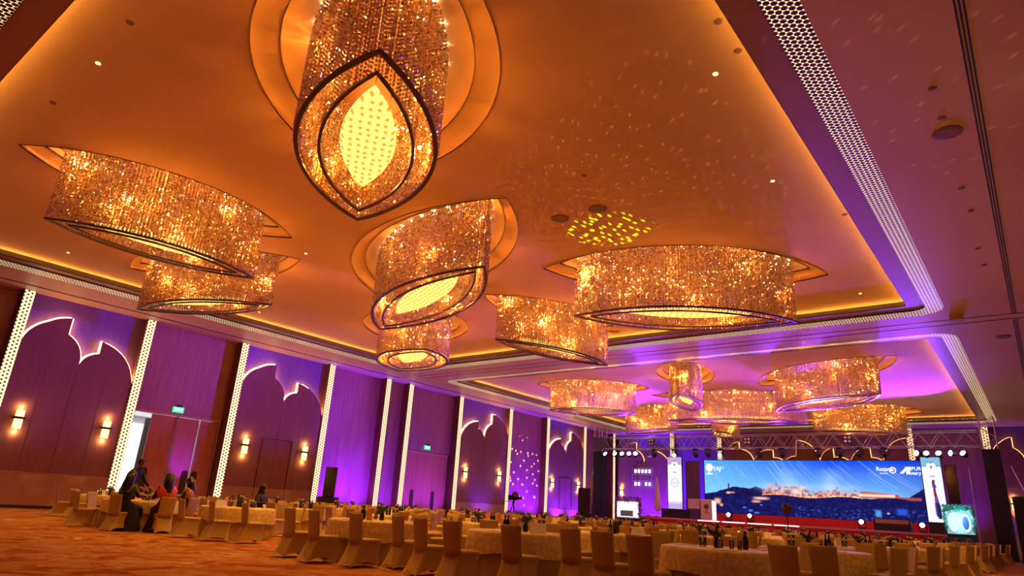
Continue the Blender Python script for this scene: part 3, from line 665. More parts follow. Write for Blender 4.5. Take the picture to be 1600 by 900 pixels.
# ------------------------------------------------------------------ banquet chairs and tables
def rect_ring(x0, x1, y0, y1, k, z):
    P = []
    c = [(x0,y0),(x1,y0),(x1,y1),(x0,y1)]
    for i in range(4):
        a, b = c[i], c[(i+1) % 4]
        for j in range(k):
            t = j/k; P.append((a[0]+(b[0]-a[0])*t, a[1]+(b[1]-a[1])*t, z, i, t))
    return P
def rounded(P, r):
    # pull the corner points in a little
    out = []
    for (x, y, z, i, t) in P: out.append((x*(1-r) if t == 0 else x, y if t else y*(1-r*.6), z))
    return out
def chair_meshes():
    b = MB(); rings = []
    for z, wd, yc, th in ((.38,.36,-.165,.05),(.46,.37,-.17,.055),(.58,.375,-.185,.055),(.70,.385,-.205,.05),(.80,.395,-.222,.045),(.855,.40,-.232,.04),(.872,.39,-.235,.028)):
        R = []
        for j in range(16):
            a = 2*math.pi*j/16; ca, sa = math.cos(a), math.sin(a)
            e = .45
            x = wd/2*math.copysign(abs(ca)**e, ca); y = th/2*math.copysign(abs(sa)**e, sa)
            dz = .012*(abs(x)/(wd/2))**2 if z > .84 else 0
            R.append((x, yc+y-.02*(1-(2*x/wd)**2), z+dz))
        rings.append(R)
    b.loft(rings); back = b.mesh('backrest', True)
    s = MB(); rings = []
    for z, o in ((.395,-.004),(.435,.006),(.452,-.004),(.462,-.03),(.465,-.08)):
        rings.append(rounded(rect_ring(-.20-o, .20+o, -.16-o*.4, .235+o, 5, z), .04))
    s.loft(rings); seat = s.mesh('seat', True)
    k = MB(); rings = []
    for t in (0, .12, .3, .5, .7, .87, 1.0):
        R = []
        yb = -.175-.185*t**1.35; hw = .198-.022*math.sin(math.pi*t)+.016*t; yf = .232-.02*math.sin(math.pi*t)
        for (x, y, z, i, q) in rect_ring(-hw, hw, yb, yf, 6, 0):
            lift = (.055 if i in (0, 2) else .085)*(1-(2*q-1)**2)
            R.append((x*(1-.06*math.sin(math.pi*q)*t*(i in (1, 3))), y+(.035*math.sin(math.pi*q)*t if i == 0 else 0), .415-(.405-lift)*t))
        rings.append(R)
    k.loft(rings, False, False); skirt = k.mesh('skirt', True)
    one = MB()
    bm = bmesh.new()
    for me in (back, seat, skirt): bm.from_mesh(me)
    whole = bpy.data.meshes.new('covered_chair'); bm.to_mesh(whole); bm.free()
    for me in (back, seat, skirt, whole): me.materials.append(M['tan'])
    return back, seat, skirt, whole
CB, CS, CK, CW = chair_meshes()
def table_meshes():
    n = 64; m = MB(); rings = []
    def ring(r, z, amp, f, sc=0): return [((r+amp*math.sin(f*a))*math.cos(a), (r+amp*math.sin(f*a))*math.sin(a), z+sc*math.cos(4*a)) for a in [2*math.pi*j/n for j in range(n)]]
    for r, z, amp, sc in ((.05,.735,0,0),(.5,.735,0,0),(.89,.735,0,0),(.92,.727,.001,0),(.932,.70,.006,0),(.94,.58,.014,-.01),(.945,.47,.018,-.022),(.95,.39,.022,-.035)):
        rings.append(ring(r, z, amp, 16, sc))
    m.loft(rings, True, False); over = m.mesh('overlay_cloth', True)
    m = MB(); rings = [ring(r, z, amp, 24) for r, z, amp in ((.88,.66,.006),(.885,.35,.016),(.90,.01,.026))]
    m.loft(rings, False, False); und = m.mesh('underskirt', True)
    over.materials.append(M['gold']); und.materials.append(M['under']); return over, und
TO, TU = table_meshes()
for ch in OCC:
    for nm, me in (('backrest', CB), ('seat', CS), ('skirt', CK)): obj(nm, me, None, ch)
ORD = ['first','second','third','fourth','fifth','sixth','seventh','eighth','ninth']
ROWN = ['front','second','third','fourth','fifth','sixth','seventh','eighth','last']
# front row: placed one by one from the photograph; further rows follow the hall's grid
rows = [[(-25.6,10.1),(-19.75,8.6),(-15.9,9.75),(-10.75,9.45),(-6.95,9.45),(-3.35,9.25)]]
for k in range(8):
    y = 13.2+4.05*k; rows.append([(-26.4+3.83*j+rnd.uniform(-.12,.12), y+rnd.uniform(-.12,.12)) for j in range(7)])
FRONT = {2: [(272,16.6),(305,15.9),(345,15.3),(397,15.2),(437,15.6)], 3: [(470,12.6),(518,12.0),(574,11.6),(640,11.8)], 4: [(676,10.9),(724,10.2),(815,9.9),(905,10.3)], 5: [(955,9.5),(1013,8.6),(1087,8.2),(1233,8.3),(1290,9.2)]}
rows[0][2] = at_depth(372, 800, 16.9); rows[0][3] = at_depth(590, 800, 13.0); rows[0][4] = at_depth(815, 800, 11.5); rows[0][5] = at_depth(1130, 800, 9.8)
CHAIRS = []; TABLES = []
for ri, row in enumerate(rows):
    row = sorted(row)
    for ti, (x, y) in enumerate(row):
        TABLES.append((ri, ti, x, y, len(row)))
        if ri == 0 and ti in FRONT:
            seats = [at_depth(p, 800, d_) for p, d_ in FRONT[ti]]
            for q in (15, 60, 105, 150):
                sx_, sy_ = x+1.42*math.cos(R_(q)), y+1.42*math.sin(R_(q))
                if all((sx_-u)**2+(sy_-v)**2 > .8 for u, v in seats): seats.append((sx_, sy_))
            for k, (sx_, sy_) in enumerate(seats):
                v = Vector((sx_-x, sy_-y)); v = v.normalized()*max(v.length, 1.38); CHAIRS.append((ri, ti, k, x+v.x, y+v.y, R_(-9)+rnd.uniform(-.12,.12) if k < len(FRONT[ti]) else math.atan2(v.y, v.x)+math.pi/2))
            continue
        for k in range(8):
            a = 2*math.pi*(k+.5)/8 + (rnd.uniform(-.05, .05)) + (0 if ri else .12)
            r = 1.36+rnd.uniform(-.04, .10); CHAIRS.append((ri, ti, k, x+r*math.cos(a), y+r*math.sin(a), (a+math.pi/2 if math.sin(a) > -.6 else ((a+math.pi*1.5) % (2*math.pi)-math.pi)*.35+R_(-6)*.65)+rnd.uniform(-.12,.12)))
SIDE = ['stage-and-right side','stage side','stage side, left of centre','left side','left camera corner','camera side, left of centre','camera side, right of centre','right side']
for (ri, ti, x, y, nn) in TABLES:
    t = thing('banquet_table', 'gold-clothed round table, %s from left in the %s row' % (ORD[ti], ROWN[ri]), 'table', (x, y, 0), rnd.uniform(0, 1.5), 'round banquet tables')
    obj('overlay_cloth', TO, None, t); obj('underskirt', TU, None, t)

def seat_ok(x, y): return all((x-a)**2+(y-b)**2 > .62 for a, b in PEOPLE_SEATS)
_k = []
for c in CHAIRS:
    if all((c[3]-q[3])**2+(c[4]-q[4])**2 > .5 for q in _k): _k.append(c)
CHAIRS = _k
dist = lambda c: math.hypot(c[3], c[4])
CH_SORT = sorted(CHAIRS, key=dist)
near, far = CH_SORT[:300], CH_SORT[300:]
near = [c for c in near if seat_ok(c[3], c[4])]
for (ri, ti, k, x, y, a) in near:
    lab = 'tan covered chair, %s, %s table from left, %s row' % (SIDE[k % 8], ORD[ti], ROWN[ri])
    if ri == 0 and ti in FRONT: lab = 'tan covered chair, %s around from left end, %s table from left, front row' % (ORD[k], ORD[ti])
    g = 'covered chairs at the %s table of the %s row' % (ORD[ti], ROWN[ri])
    if dist((0,0,0,x,y)) < 24:
        t = thing('banquet_chair', lab, 'chair', (x, y, 0), a, g)
        for nm, me in (('backrest', CB), ('seat', CS), ('skirt', CK)): obj(nm, me, None, t)
    else:
        o = obj('banquet_chair', CW, None, None, (x, y, 0), (0, 0, a)); tag(o, lab, 'chair', g)
if far:
    base = np.empty(len(CW.vertices)*3, 'f'); CW.vertices.foreach_get('co', base); base = base.reshape(-1, 3)
    FV = []; FF = []; polys = [tuple(p.vertices) for p in CW.polygons]; nb = len(base)
    for i, (ri, ti, k, x, y, a) in enumerate(far):
        ca, sa = math.cos(a), math.sin(a)
        FV.append(np.c_[base[:,0]*ca-base[:,1]*sa+x, base[:,0]*sa+base[:,1]*ca+y, base[:,2]]); FF += [tuple(v+i*nb for v in p) for p in polys]
    me = bpy.data.meshes.new('distant_chairs'); me.from_pydata(np.concatenate(FV).tolist(), [], FF); me.shade_smooth(); me.materials.append(M['tan'])
    o = bpy.data.objects.new('distant_chairs', me); COL.objects.link(o); o['kind'] = 'stuff'
    tag(o, 'crowd of tan covered chairs around the farthest tables by the stage', 'chairs')
# ---- things on the tables
GL = MB().lathe([(.028,0),(.032,.02),(.036,.13),(.033,.128),(.028,.012)], 12, (0,0,0), True, True).mesh('drinking_glass', True); GL.materials.append(M['glass'])
JG = MB().lathe([(.05,0),(.062,.03),(.06,.15),(.068,.22),(.064,.218),(.055,.02)], 14).mesh('water_jug', True); JG.materials.append(M['glass'])
BT = MB().lathe([(.034,0),(.036,.01),(.036,.15),(.014,.20),(.014,.235)], 10).mesh('bottle_body', True)
CP = MB().lathe([(.017,.235),(.017,.262)], 8).mesh('cap')
NB = MB().box(-.11,.11,-.15,.15,0,.012).mesh('notepad'); NB.materials.append(M['paper'])
TC = MB().prism([(-.06,0),(.06,0),(.045,.20),(-.045,.20)], 'y', -.012, .012).mesh('card_stand'); TC.materials.append(M['cardwood'])
CF = MB(); CF.prism([(-.075,0),(.075,0),(.0,.16)], 'y', -.14, .14); CF = CF.mesh('tent_card'); CF.materials.append(M['paper'])
VS = MB().lathe([(.04,0),(.05,.02),(.045,.10),(.03,.14),(.038,.16)], 12).mesh('vase', True)
LV = MB()
rr_ = random.Random(3)
for k in range(16):
    a = rr_.uniform(0, 6.28); r = rr_.uniform(.02, .12); z = rr_.uniform(.16, .34); d = rr_.uniform(.03, .05); ca, sa = math.cos(a), math.sin(a)
    LV.quad((r*ca*.3, r*sa*.3, .14), ((r+.01)*ca-d*sa, (r+.01)*sa+d*ca, z-.05), (r*ca*1.3, r*sa*1.3, z), ((r+.01)*ca+d*sa, (r+.01)*sa-d*ca, z-.05))
LV = LV.mesh('leaves')
BLM = [MB().sphere((math.cos(a)*.05, math.sin(a)*.05, .24+.03*math.sin(3*a)), .034, 8, 5).mesh('bloom', True) for a in (0.3, 2.2, 4.4)]
Zt = .737
for (ri, ti, x, y, nn) in TABLES:
    d = math.hypot(x, y); where = 'on the %s table from left, %s row' % (ORD[ti], ROWN[ri]); rr_ = random.Random(ri*31+ti)
    def at(r, a): return (x+r*math.cos(a), y+r*math.sin(a), Zt)
    a0 = rr_.uniform(0, 6.28)
    c = thing('flower_vase', 'dark little vase of leaves and pale blooms %s' % where, 'vase', at(.12, a0), a0, 'table centrepieces')
    obj('vase', VS, M['bottle'], c); obj('leaves', LV, M['leaf'], c)
    for bmh in BLM: obj('bloom', bmh, M['pink'], c)
    GG = []; BB = []
    for k in range(3 if d < 26 else 2):
        o = obj('drinking_glass', GL, None, None, at(.33+.05*(k % 2), a0+1.0+k*.42)); GG.append(o)
    GG.sort(key=lambda q: q.location.x**2+q.location.y**2)
    for q, nm in zip(GG, ('nearest', 'farthest') if len(GG) == 2 else ('nearest', 'middle', 'farthest')): tag(q, '%s clear drinking glass %s' % (nm, where), 'glass', 'glasses '+where)
    o = obj('water_jug', JG, None, None, at(.36, a0-.9)); tag(o, 'clear glass water jug %s' % where, 'jug', 'glass water jugs')
    for k in range(2):
        b = thing('bottle', '%s small dark bottle %s' % ('leading' if k else 'other', where), 'bottle', at(.30, a0+2.7+k*.32), 0, 'bottles '+where)
        obj('bottle_body', BT, M['bottle'], b); obj('cap', CP, M['black'], b); BB.append(b)
    BB.sort(key=lambda q: q.location.x**2+q.location.y**2); BB[0]['label'] = 'nearer small dark bottle '+where; BB[1]['label'] = 'farther small dark bottle '+where
    o = obj('card_stand', TC, None, None, at(.40, a0+3.7), (0, 0, R_(40)+rr_.uniform(-.3,.3))); tag(o, 'amber table number stand %s' % where, 'card stand', 'table number stands')
    if (ri+ti) % 2 == 0:
        o = obj('tent_card', CF, None, None, at(.45, a0+4.6), (0, 0, R_(-50)+rr_.uniform(-.4,.4))); tag(o, 'white folded tent card %s' % where, 'card', 'white tent cards')
    for k in range(3 if d < 30 else 2):
        o = obj('notepad', NB, None, None, at(.70, a0+k*2.1+1.2), (0, 0, a0+k*2.1+1.2+math.pi/2)); tag(o, 'white notepad, %s, %s' % (SIDE[int(((a0+k*2.1+1.2) % 6.2832)/6.2832*8) % 8], where), 'notepad', 'notepads '+where)
# ------------------------------------------------------------------ stage, screen, truss
ST = 1.2
stg = thing('stage', 'low stage with pink skirt and red back fascia under the screen', 'stage')
M['stage'] = mat('stage_skirt', (.55,.25,.32), .5)
obj('deck', MB().box(-25, -4.0, 46.5, 53.0, ST-.12, ST), M['stage'], stg)
obj('skirt', MB().box(-24.9, -4.1, 46.6, 52.9, 0, ST-.12), M['red'], stg)
for k in range(4):
    x = -19.6+k*1.75
    obj('light_strip', MB().box(x, x+1.55, 46.46, 46.5, ST-.09, ST-.04), emis('stage_strip_led', (1.0,.72,.66), 3.0), stg) if k == 0 else obj('light_strip', MB().box(x, x+1.55, 46.46, 46.5, ST-.09, ST-.04), bpy.data.materials['stage_strip_led'], stg)
# ---- painted pixels of the LED wall
def pix_grid(name, W, Hh, nx, ny, fn, s):
    u, v = np.meshgrid(np.linspace(0, 1, nx), np.linspace(0, 1, ny)); C = fn(u, v, nx, ny)
    V = np.stack([u*W, np.zeros_like(u), v*Hh], -1).reshape(-1, 3)
    i = np.arange(nx*ny).reshape(ny, nx); F = np.stack([i[:-1,:-1], i[:-1,1:], i[1:,1:], i[1:,:-1]], -1).reshape(-1, 4)
    me = bpy.data.meshes.new(name); me.from_pydata(V.tolist(), [], F.tolist())
    at = me.color_attributes.new('Col', 'FLOAT_COLOR', 'POINT'); col = np.ones((nx*ny, 4), 'f'); col[:, :3] = C.reshape(-1, 3); at.data.foreach_set('color', col.ravel())
    me.materials.append(vcol_emis(name+'_pixels', s)); return me
def lin(c): return np.array([((x/255+.055)/1.055)**2.4 if x > 10 else x/255/12.92 for x in c])
def vnoise(u, v, fx, fy, seed):
    r = np.random.default_rng(seed); g = r.random((int(fy)+3, int(fx)+3)); x = u*fx; y = v*fy; xi = x.astype(int); yi = y.astype(int); tx = x-xi; ty = y-yi; tx = tx*tx*(3-2*tx); ty = ty*ty*(3-2*ty)
    return (g[yi,xi]*(1-tx)+g[yi,xi+1]*tx)*(1-ty)+(g[yi+1,xi]*(1-tx)+g[yi+1,xi+1]*tx)*ty
def bnoise(u, v, fx, fy, seed):
    g = np.random.default_rng(seed).random((int(fy)+2, int(fx)+2)); return g[(v*fy).astype(int), (u*fx).astype(int)]
def paint(C, mask, col, a=1.0):
    m = (np.clip(mask, 0, 1)*a)[..., None]; C[:] = C*(1-m)+np.array(col)*m
def screen_fn(u, v, nx, ny):
    top = lin((20,80,240))[None,None]*np.ones((ny,nx,1)); left = lin((90,175,255)); low = lin((140,215,255))
    t = np.clip((v-.38)/.6, 0, 1)[..., None]; l = np.clip(1-u*1.6, 0, 1)[..., None]
    C = low*(1-t**.6)+((left*l+top*(1-l)))*t**.6
    dk = np.clip((u-.82)/.18, 0, 1)[..., None]; C = C*(1-.35*dk)+lin((18,30,190))*.35*dk
    for cx, cyy, s, st in ((.44,.45,.035,.75),(.62,.45,.03,.9)):
        g = np.exp(-((u-cx-(.06 if cx < .5 else 0)*-(v-.5))/(s+.05*np.clip(v-.45,0,1)))**2)*np.clip(1-(v-.4)/.48, 0, 1)*st; paint(C, g, lin((190,235,255)))
    r = np.random.default_rng(5)
    for k in range(46):
        x0 = r.uniform(-.02, .98); y0 = r.uniform(.75, 1.1); ln = r.uniform(.12, .5); sl = 7.2-4.6*x0+r.uniform(-.3,.3); curve = .9*x0
        dy = y0-v; x = x0+dy/sl+curve*dy*dy*.25
        wd = r.uniform(.0008, .0016); mk = np.exp(-((u-x)/wd)**2)*((dy > 0) & (dy < ln)); paint(C, mk, lin((190,225,255)), r.uniform(.25,.9))
    # hills
    h1 = .40+.10*np.exp(-((u-.17)/.085)**2)+.06*np.exp(-((u-.27)/.03)**2)+.09*np.exp(-((u-.36)/.07)**2)-.09*np.exp(-((u-.0)/.06)**2)-.06*np.clip((u-.45)*2,0,1)+.02*(vnoise(u,v*0,60,1,2)-.5)+.22*np.clip((u-.92)/.08,0,1)
    paint(C, (v < h1)*1., lin((26,20,78)))
    paint(C, ((v < h1) & (vnoise(u,v,90,26,3) > .62))*1., lin((46,36,110)), .3)
    paint(C, ((abs(u-.128) < .003) & (v < .56) & (v > .45))*1., lin((40,40,80)))
    # fort
    hp = .44+.09*np.exp(-((u-.36)/.05)**4)+.075*np.exp(-((u-.46)/.05)**4)+.05*np.exp(-((u-.63)/.075)**4)-.03*np.exp(-((u-.535)/.02)**2)
    f1 = hp+.04*bnoise(u,v*0,110,1,8)+.05*(bnoise(u,v*0,52,1,9) > .7)-.03; inf = (u > .298) & (u < .752); lowb = .36+.02*np.sin(u*21)
    wallm = inf & (v < f1) & (v > lowb); tx = bnoise(u,v,150,42,11); tx2 = bnoise(u,v,64,30,12); tx3 = vnoise(u,v,24,9,13)
    paint(C, wallm*1., lin((205,120,120))); paint(C, wallm*np.clip((tx-.35)*2.2,0,1), lin((250,205,190)), .85); paint(C, wallm*(tx2 < .34), lin((105,65,115)), .8); paint(C, wallm*np.clip((tx3-.55)*3,0,1), lin((255,238,228)), .8)
    paint(C, (inf & (abs(v-lowb-.008) < .012))*1., lin((255,135,80))); paint(C, (inf & (abs(v-lowb-.008) < .012) & (tx > .55))*1., lin((255,225,190)))
    f2 = (u > .745) & (u < .90) & (v < .485-.30*(u-.745)) & (v > .365); paint(C, f2*1., lin((215,85,60))); paint(C, np.exp(-((v-.415)/.02)**2)*((u > .74) & (u < .885)), lin((255,240,215)))
    f3 = (u > .885) & (u < .985) & (v < .40) & (v > .35); paint(C, f3*1., lin((165,80,75)))
    for k in range(5): paint(C, np.exp(-(((u-(.33+.09*k))/.05)**2+((v-.52)/.07)**2))*.35, lin((200,230,255)))
    fg = .33+.04*np.sin(u*9+.6)+.02*np.sin(u*23); paint(C, (v < fg)*1., lin((24,22,88))); paint(C, ((v < fg) & (vnoise(u,v,70,24,21) > .6))*1., lin((36,44,125)), .35)
    paint(C, ((v < .2) & (u > .45) & (vnoise(u,v,110,40,22) > .72))*1., lin((60,95,200)), .45)
    for x, y, sx, sy, cl in ((.065,.22,.016,.05,(255,190,150)),(.085,.15,.008,.025,(255,170,130)),(.125,.385,.01,.02,(255,205,175)),(.145,.39,.012,.012,(240,170,150)),(.29,.18,.006,.01,(120,140,255)),(.235,.07,.01,.018,(70,140,240)),(.205,.12,.008,.014,(70,130,230)),(.265,.035,.012,.014,(70,140,240)),(.29,.30,.035,.025,(250,190,180)),(.265,.24,.02,.02,(255,170,130)),(.81,.12,.012,.055,(90,160,240)),(.905,.16,.022,.05,(50,90,220)),(.85,.13,.005,.012,(210,210,255))):
        paint(C, np.exp(-(((u-x)/sx)**4+((v-y)/sy)**4)), lin(cl))
    paint(C, (((u-.027)*3.8)**2+(v-.86)**2 < .075**2)*1., (1,1,1)); paint(C, ((abs(u-.027) < .004) & (v > .74) & (v < .82))*1., (1,1,1)); paint(C, ((abs(u-.027) < .017) & (abs(v-.735) < .014))*1., (1,1,1))
    paint(C, (((u-.888)*3.8)**2+(v-.845)**2 < .055**2)*1., (1,1,1)); paint(C, ((((u-.888)*3.8)**2+(v-.845)**2 < .036**2) & (((u-.888)*3.8)**2+(v-.845)**2 > .018**2))*1., lin((60,80,235)))
    aa = (u-.921)*3.8; paint(C, ((v > .79) & (v < .90) & (abs(aa-(v-.79)*1.0) < .03))*1., (1,1,1)); paint(C, ((v > .79) & (v < .90) & (abs(aa-.11+(v-.90)*-.25-.02) < .022))*1., (1,1,1))
    return C
SW, SH, SX, SY, SZ = 15.0, 3.95, -21.25, 52.0, 1.8
t = thing('led_screen', 'wide LED stage screen showing a lit hill fort under blue star trails', 'screen', (SX, SY, 0))
obj('cabinet', MB().box(-.06, SW+.06, .02, .25, SZ-.05, SZ+SH+.05), M['black'], t)
scr = obj('picture', pix_grid('screen_picture', SW, SH, 600, 160, screen_fn, 1.15), None, t, (0, 0, SZ))
M['txt'] = emis('screen_white', (1,1,1), 1.3)
for s, sz, u, v, b in (('TAJ', .42, .068, .835, True), ('T7', .30, .097, .845, False), ('Rotary', .36, .854, .86, True), ('District', .17, .852, .79, False), ('JAIPUR', .32, .969, .872, True), ('Rotary', .32, .969, .80, True)):
    obj('lettering', text_mesh(s, sz, 'lettering', b), M['txt'], t, (u*SW, -.012, SZ+v*SH), (R_(90), 0, 0))
obj('leg_frame', MB().box(0, SW, .05, .3, ST, SZ-.05), M['black'], t)
o = obj('stage_fascia', MB().box(-21.0, -4.4, 51.3, 51.4, ST, SZ-.03), M['red']); tag(o, 'red fascia board along the foot of the screen', 'fascia board')
# ---- banners
def ban_fn(fig):
    def fn(u, v, nx, ny):
        C = np.ones((ny, nx, 3))*lin((246,246,250)); r = np.abs(u-.5)
        ar = .93-.10*(r/.5)**1.2-.02*np.cos(r*22); paint(C, (v > ar)*1., lin((130,190,225)) if fig else lin((205,160,215))); paint(C, (abs(v-ar) < .007)*1., lin((70,110,150)))
        paint(C, (((u-.5)*.3)**2+(v-.85)**2 < .018**2)*1., lin((60,110,130))); paint(C, ((abs(v-.70) < .006) & (r < .14))*1., lin((150,150,150)))
        if fig:
            x = u-.52-.10*(.6-v)
            paint(C, ((abs(x) < .09+.05*np.sin(v*9)) & (v > .08) & (v < .60))*1., lin((120,60,150))); paint(C, ((abs(x+.03) < .06) & (v > .38) & (v < .62))*1., lin((150,20,40)))
            paint(C, ((x/.07)**2+((v-.625)/.026)**2 < 1)*1., lin((80,50,45))); paint(C, ((x/.10)**2+((v-.545)/.03)**2 < 1)*1., lin((80,60,200)))
            paint(C, ((abs(x-.04) < .10*np.clip((.36-v)/.1,0,1)) & (v > .05) & (v < .30))*1., lin((25,40,95)))
        else:
            q = ((u-.5)*.3)**2+(v-.5)**2; paint(C, (abs(q-.006) < .0012)*1., lin((225,190,225))); paint(C, (v < .12+.03*np.sin(u*40))*1., lin((170,120,215)), .7)
            paint(C, ((abs(v-.5) < .01) & (r < .3))*1., lin((225,190,225)))
        return C
    return fn
for nm, x, fig, lab in (('a', -23.95, False, 'tall white banner panel with arched top left of the screen'), ('b', -6.1, True, 'tall white banner panel with a printed sari figure right of the screen')):
    t = thing('banner_panel', lab, 'banner', (x, 51.0, 0))
    obj('backing_frame', MB().box(-.05, 1.25 if not fig else 1.13, .01, .12, ST, 5.95), M['black'], t)
    obj('print', pix_grid('banner_%s' % nm, 1.2 if not fig else 1.08, 4.0, 40, 130, ban_fn(fig), 1.15), None, t, (0, 0, 1.9))
o = thing('stage_speaker', 'dark column speaker beside the right banner', 'loudspeaker', (-4.65, 51.9, ST)); obj('cabinet', MB().box(-.25,.35,-.25,.25,0,4.3), M['black'], o); obj('grille', MB().box(-.22,.32,-.27,-.25,.05,4.25), M['gblack'], o)
o = thing('stage_side_panel', 'dark violet drape panel between the left banner and the screen', 'drape panel', (-22.6, 51.4, ST)); 
m = MB(); pts = [(.05*k, .04*math.sin(k*1.7)) for k in range(25)]
m.loft([[(x, y, 0) for x, y in pts], [(x, y, 4.4) for x, y in pts]], False, False, False); obj('cloth', m, mat('violet_drape', (.12,.06,.22), .8), o, smooth=True); obj('rail', MB().tube([(0,0,4.4),(1.25,0,4.4)], .03), M['black'], o)
# ---- podium, flags, side table
t = thing('podium', 'pale stage podium with a round tree emblem', 'podium', (-19.65, 48.5, ST))
obj('body', MB().box(-.42,.42,-.3,.3,0,1.35), mat('podium_board', (.62,.50,.56), .5), t); obj('top', MB().box(-.47,.47,-.38,.34,1.35,1.42), M['white'], t)
e = MB(); e.prism([(.20*math.cos(a), .92+.18*math.sin(a)) for a in [2*math.pi*k/16 for k in range(16)]], 'y', -.315, -.30); e.prism([(-.03,.5),(.03,.5),(.03,.8),(-.03,.8)], 'y', -.315, -.30); e.prism([(-.16,.46),(.16,.46),(.16,.5),(-.16,.5)], 'y', -.315, -.30); obj('tree_emblem', e, mat('emblem_ink', (.10,.06,.12), .6), t)
obj('light_edge', MB().box(.42,.50,-.3,.3,0,1.35), emis('podium_edge', (.95,.9,1.0), 1.2), t)
t = thing('side_board', 'plain lilac board standing left of the podium', 'board', (-20.9, 48.9, ST)); obj('panel', MB().box(-.45,.45,-.03,.03,.75,1.45), mat('lilac_board', (.60,.45,.65), .6), t)
for xx in (-.4,.4): obj('leg', MB().box(xx-.02, xx+.02, -.03, .03, 0, .75), M['black'], t)
o = thing('flight_case', 'low black case on the stage below the left banner', 'case', (-22.6, 49.6, ST)); obj('box', MB().box(-1.1,.9,-.4,.4,0,.6), M['black'], o); obj('lid', MB().box(-1.12,.92,-.42,.42,.6,.66), M['gblack'], o)
M['flag'] = mat('pale_flag_cloth', (.72,.55,.62), .8)
t = thing('flag', 'pale furled flag on a tall pole beside the left banner', 'flag', (-24.5, 50.0, ST))
obj('pole', MB().tube([(0,0,.05),(0,0,3.15)], .025), M['alu'], t); obj('base', MB().lathe([(.25,0),(.25,.04),(.05,.08)], 16), M['black'], t)
obj('cloth', MB().loft([[(r*math.cos(a)+.08, r*.6*math.sin(a), z) for a in [2*math.pi*k/10 for k in range(10)]] for r, z in ((.03,3.1),(.10,2.6),(.20,1.7),(.28,1.0),(.22,.55),(.10,.45))]), M['flag'], t, smooth=True)
t = thing('flag_stand', 'empty short flag pole left of the furled flag', 'flag pole', (-25.0, 49.6, ST)); obj('pole', MB().tube([(0,0,.05),(0,0,.9)], .02), M['alu'], t); obj('base', MB().lathe([(.2,0),(.2,.04),(.05,.08)], 16), M['black'], t)
def booth(label, x, y, w, h, z0, heart):
    t = thing('photo_booth', label, 'photo booth', (x, y, z0))
    obj('frame_panel', MB().box(-w/2, w/2, 0, .15, 0, h), M['white'], t)
    lp = emis('booth_glow_%d' % heart, (.55,.80,1.0) if heart else (.80,.72,1.0), 1.5)
    if heart:
        for cx in (-.24*w, .22*w):
            P = [(cx+.20*w*math.cos(a), h*.48+.40*h*math.sin(a)) for a in [2*math.pi*k/20 for k in range(20)]]
            obj('glowing_oval', MB().prism(P, 'y', -.06, 0), lp, t)
        P = [(.22*w+.12*w*math.cos(a), h*.46+.27*h*math.sin(a)) for a in [2*math.pi*k/20 for k in range(20)]]
        obj('dark_oval', MB().prism(P, 'y', -.09, -.06), mat('booth_dark', (.08,.10,.30), .4), t)
    else:
        obj('glowing_board', MB().box(-w*.46, w*.46, -.05, 0, h*.05, h*.92), lp, t)
        obj('inset', MB().box(-w*.3, w*.25, -.08, -.05, h*.1, h*.42), mat('booth_inset', (.25,.6,.65), .4), t)
    f = MB(); q = random.Random(heart+4)
    for k in range(420):
        s = q.uniform(0, 1); side = q.random()
        if side < .55: px, pz = (s-.5)*w*1.1, h+q.uniform(-.12,.25)
        else: px, pz = (w/2)*q.choice((-1, 1))*q.uniform(.92,1.15), .12+s*(h-.12)
        d = q.uniform(.05,.11); a = q.uniform(0,6.28); ca, sa = math.cos(a)*d, math.sin(a)*d; yy_ = q.uniform(-.14,.2)
        f.quad((px-ca, yy_, pz-sa), (px+sa*.4, yy_-.05, pz-ca*.4), (px+ca, yy_, pz+sa), (px-sa*.4, yy_+.05, pz+ca*.4))
    me = bpy.data.meshes.new('foliage'); me.from_pydata(f.v, [], f.f); l = obj('foliage', me, mat('booth_leaf_%d' % heart, (.12,.55,.42) if heart else (.16,.10,.30), .6), t); l['kind'] = 'stuff'
    if heart: lamp('booth_glow_light', 'POINT', (x, y-.6, z0+h*.6), (.15,.8,1.0), 60, size=.1)  # cyan lamp added in front of the stand to light its leaves
    return t
booth('glowing white photo stand edged with foliage left of the stage', -24.9, 46.0, 1.9, 1.25, 1.0, 0)
o = thing('booth_plinth', 'dark plinth under the white photo stand', 'plinth', (-24.9, 46.05, 0)); obj('box', MB().box(-1.0,1.0,-.15,.3,0,.96), M['black'], o); obj('top', MB().box(-1.05,1.05,-.2,.35,.96,1.0), M['black'], o)
booth('glowing twin-oval photo stand framed in green leaves right of the stage', -3.9, 44.6, 1.25, 1.25, 1.25, 1)
o = thing('booth_plinth', 'dark plinth under the green-framed photo stand', 'plinth', (-3.9, 44.65, 0)); obj('box', MB().box(-.65,.65,-.15,.3,0,1.21), M['black'], o); obj('top', MB().box(-.7,.7,-.2,.35,1.21,1.25), M['black'], o)
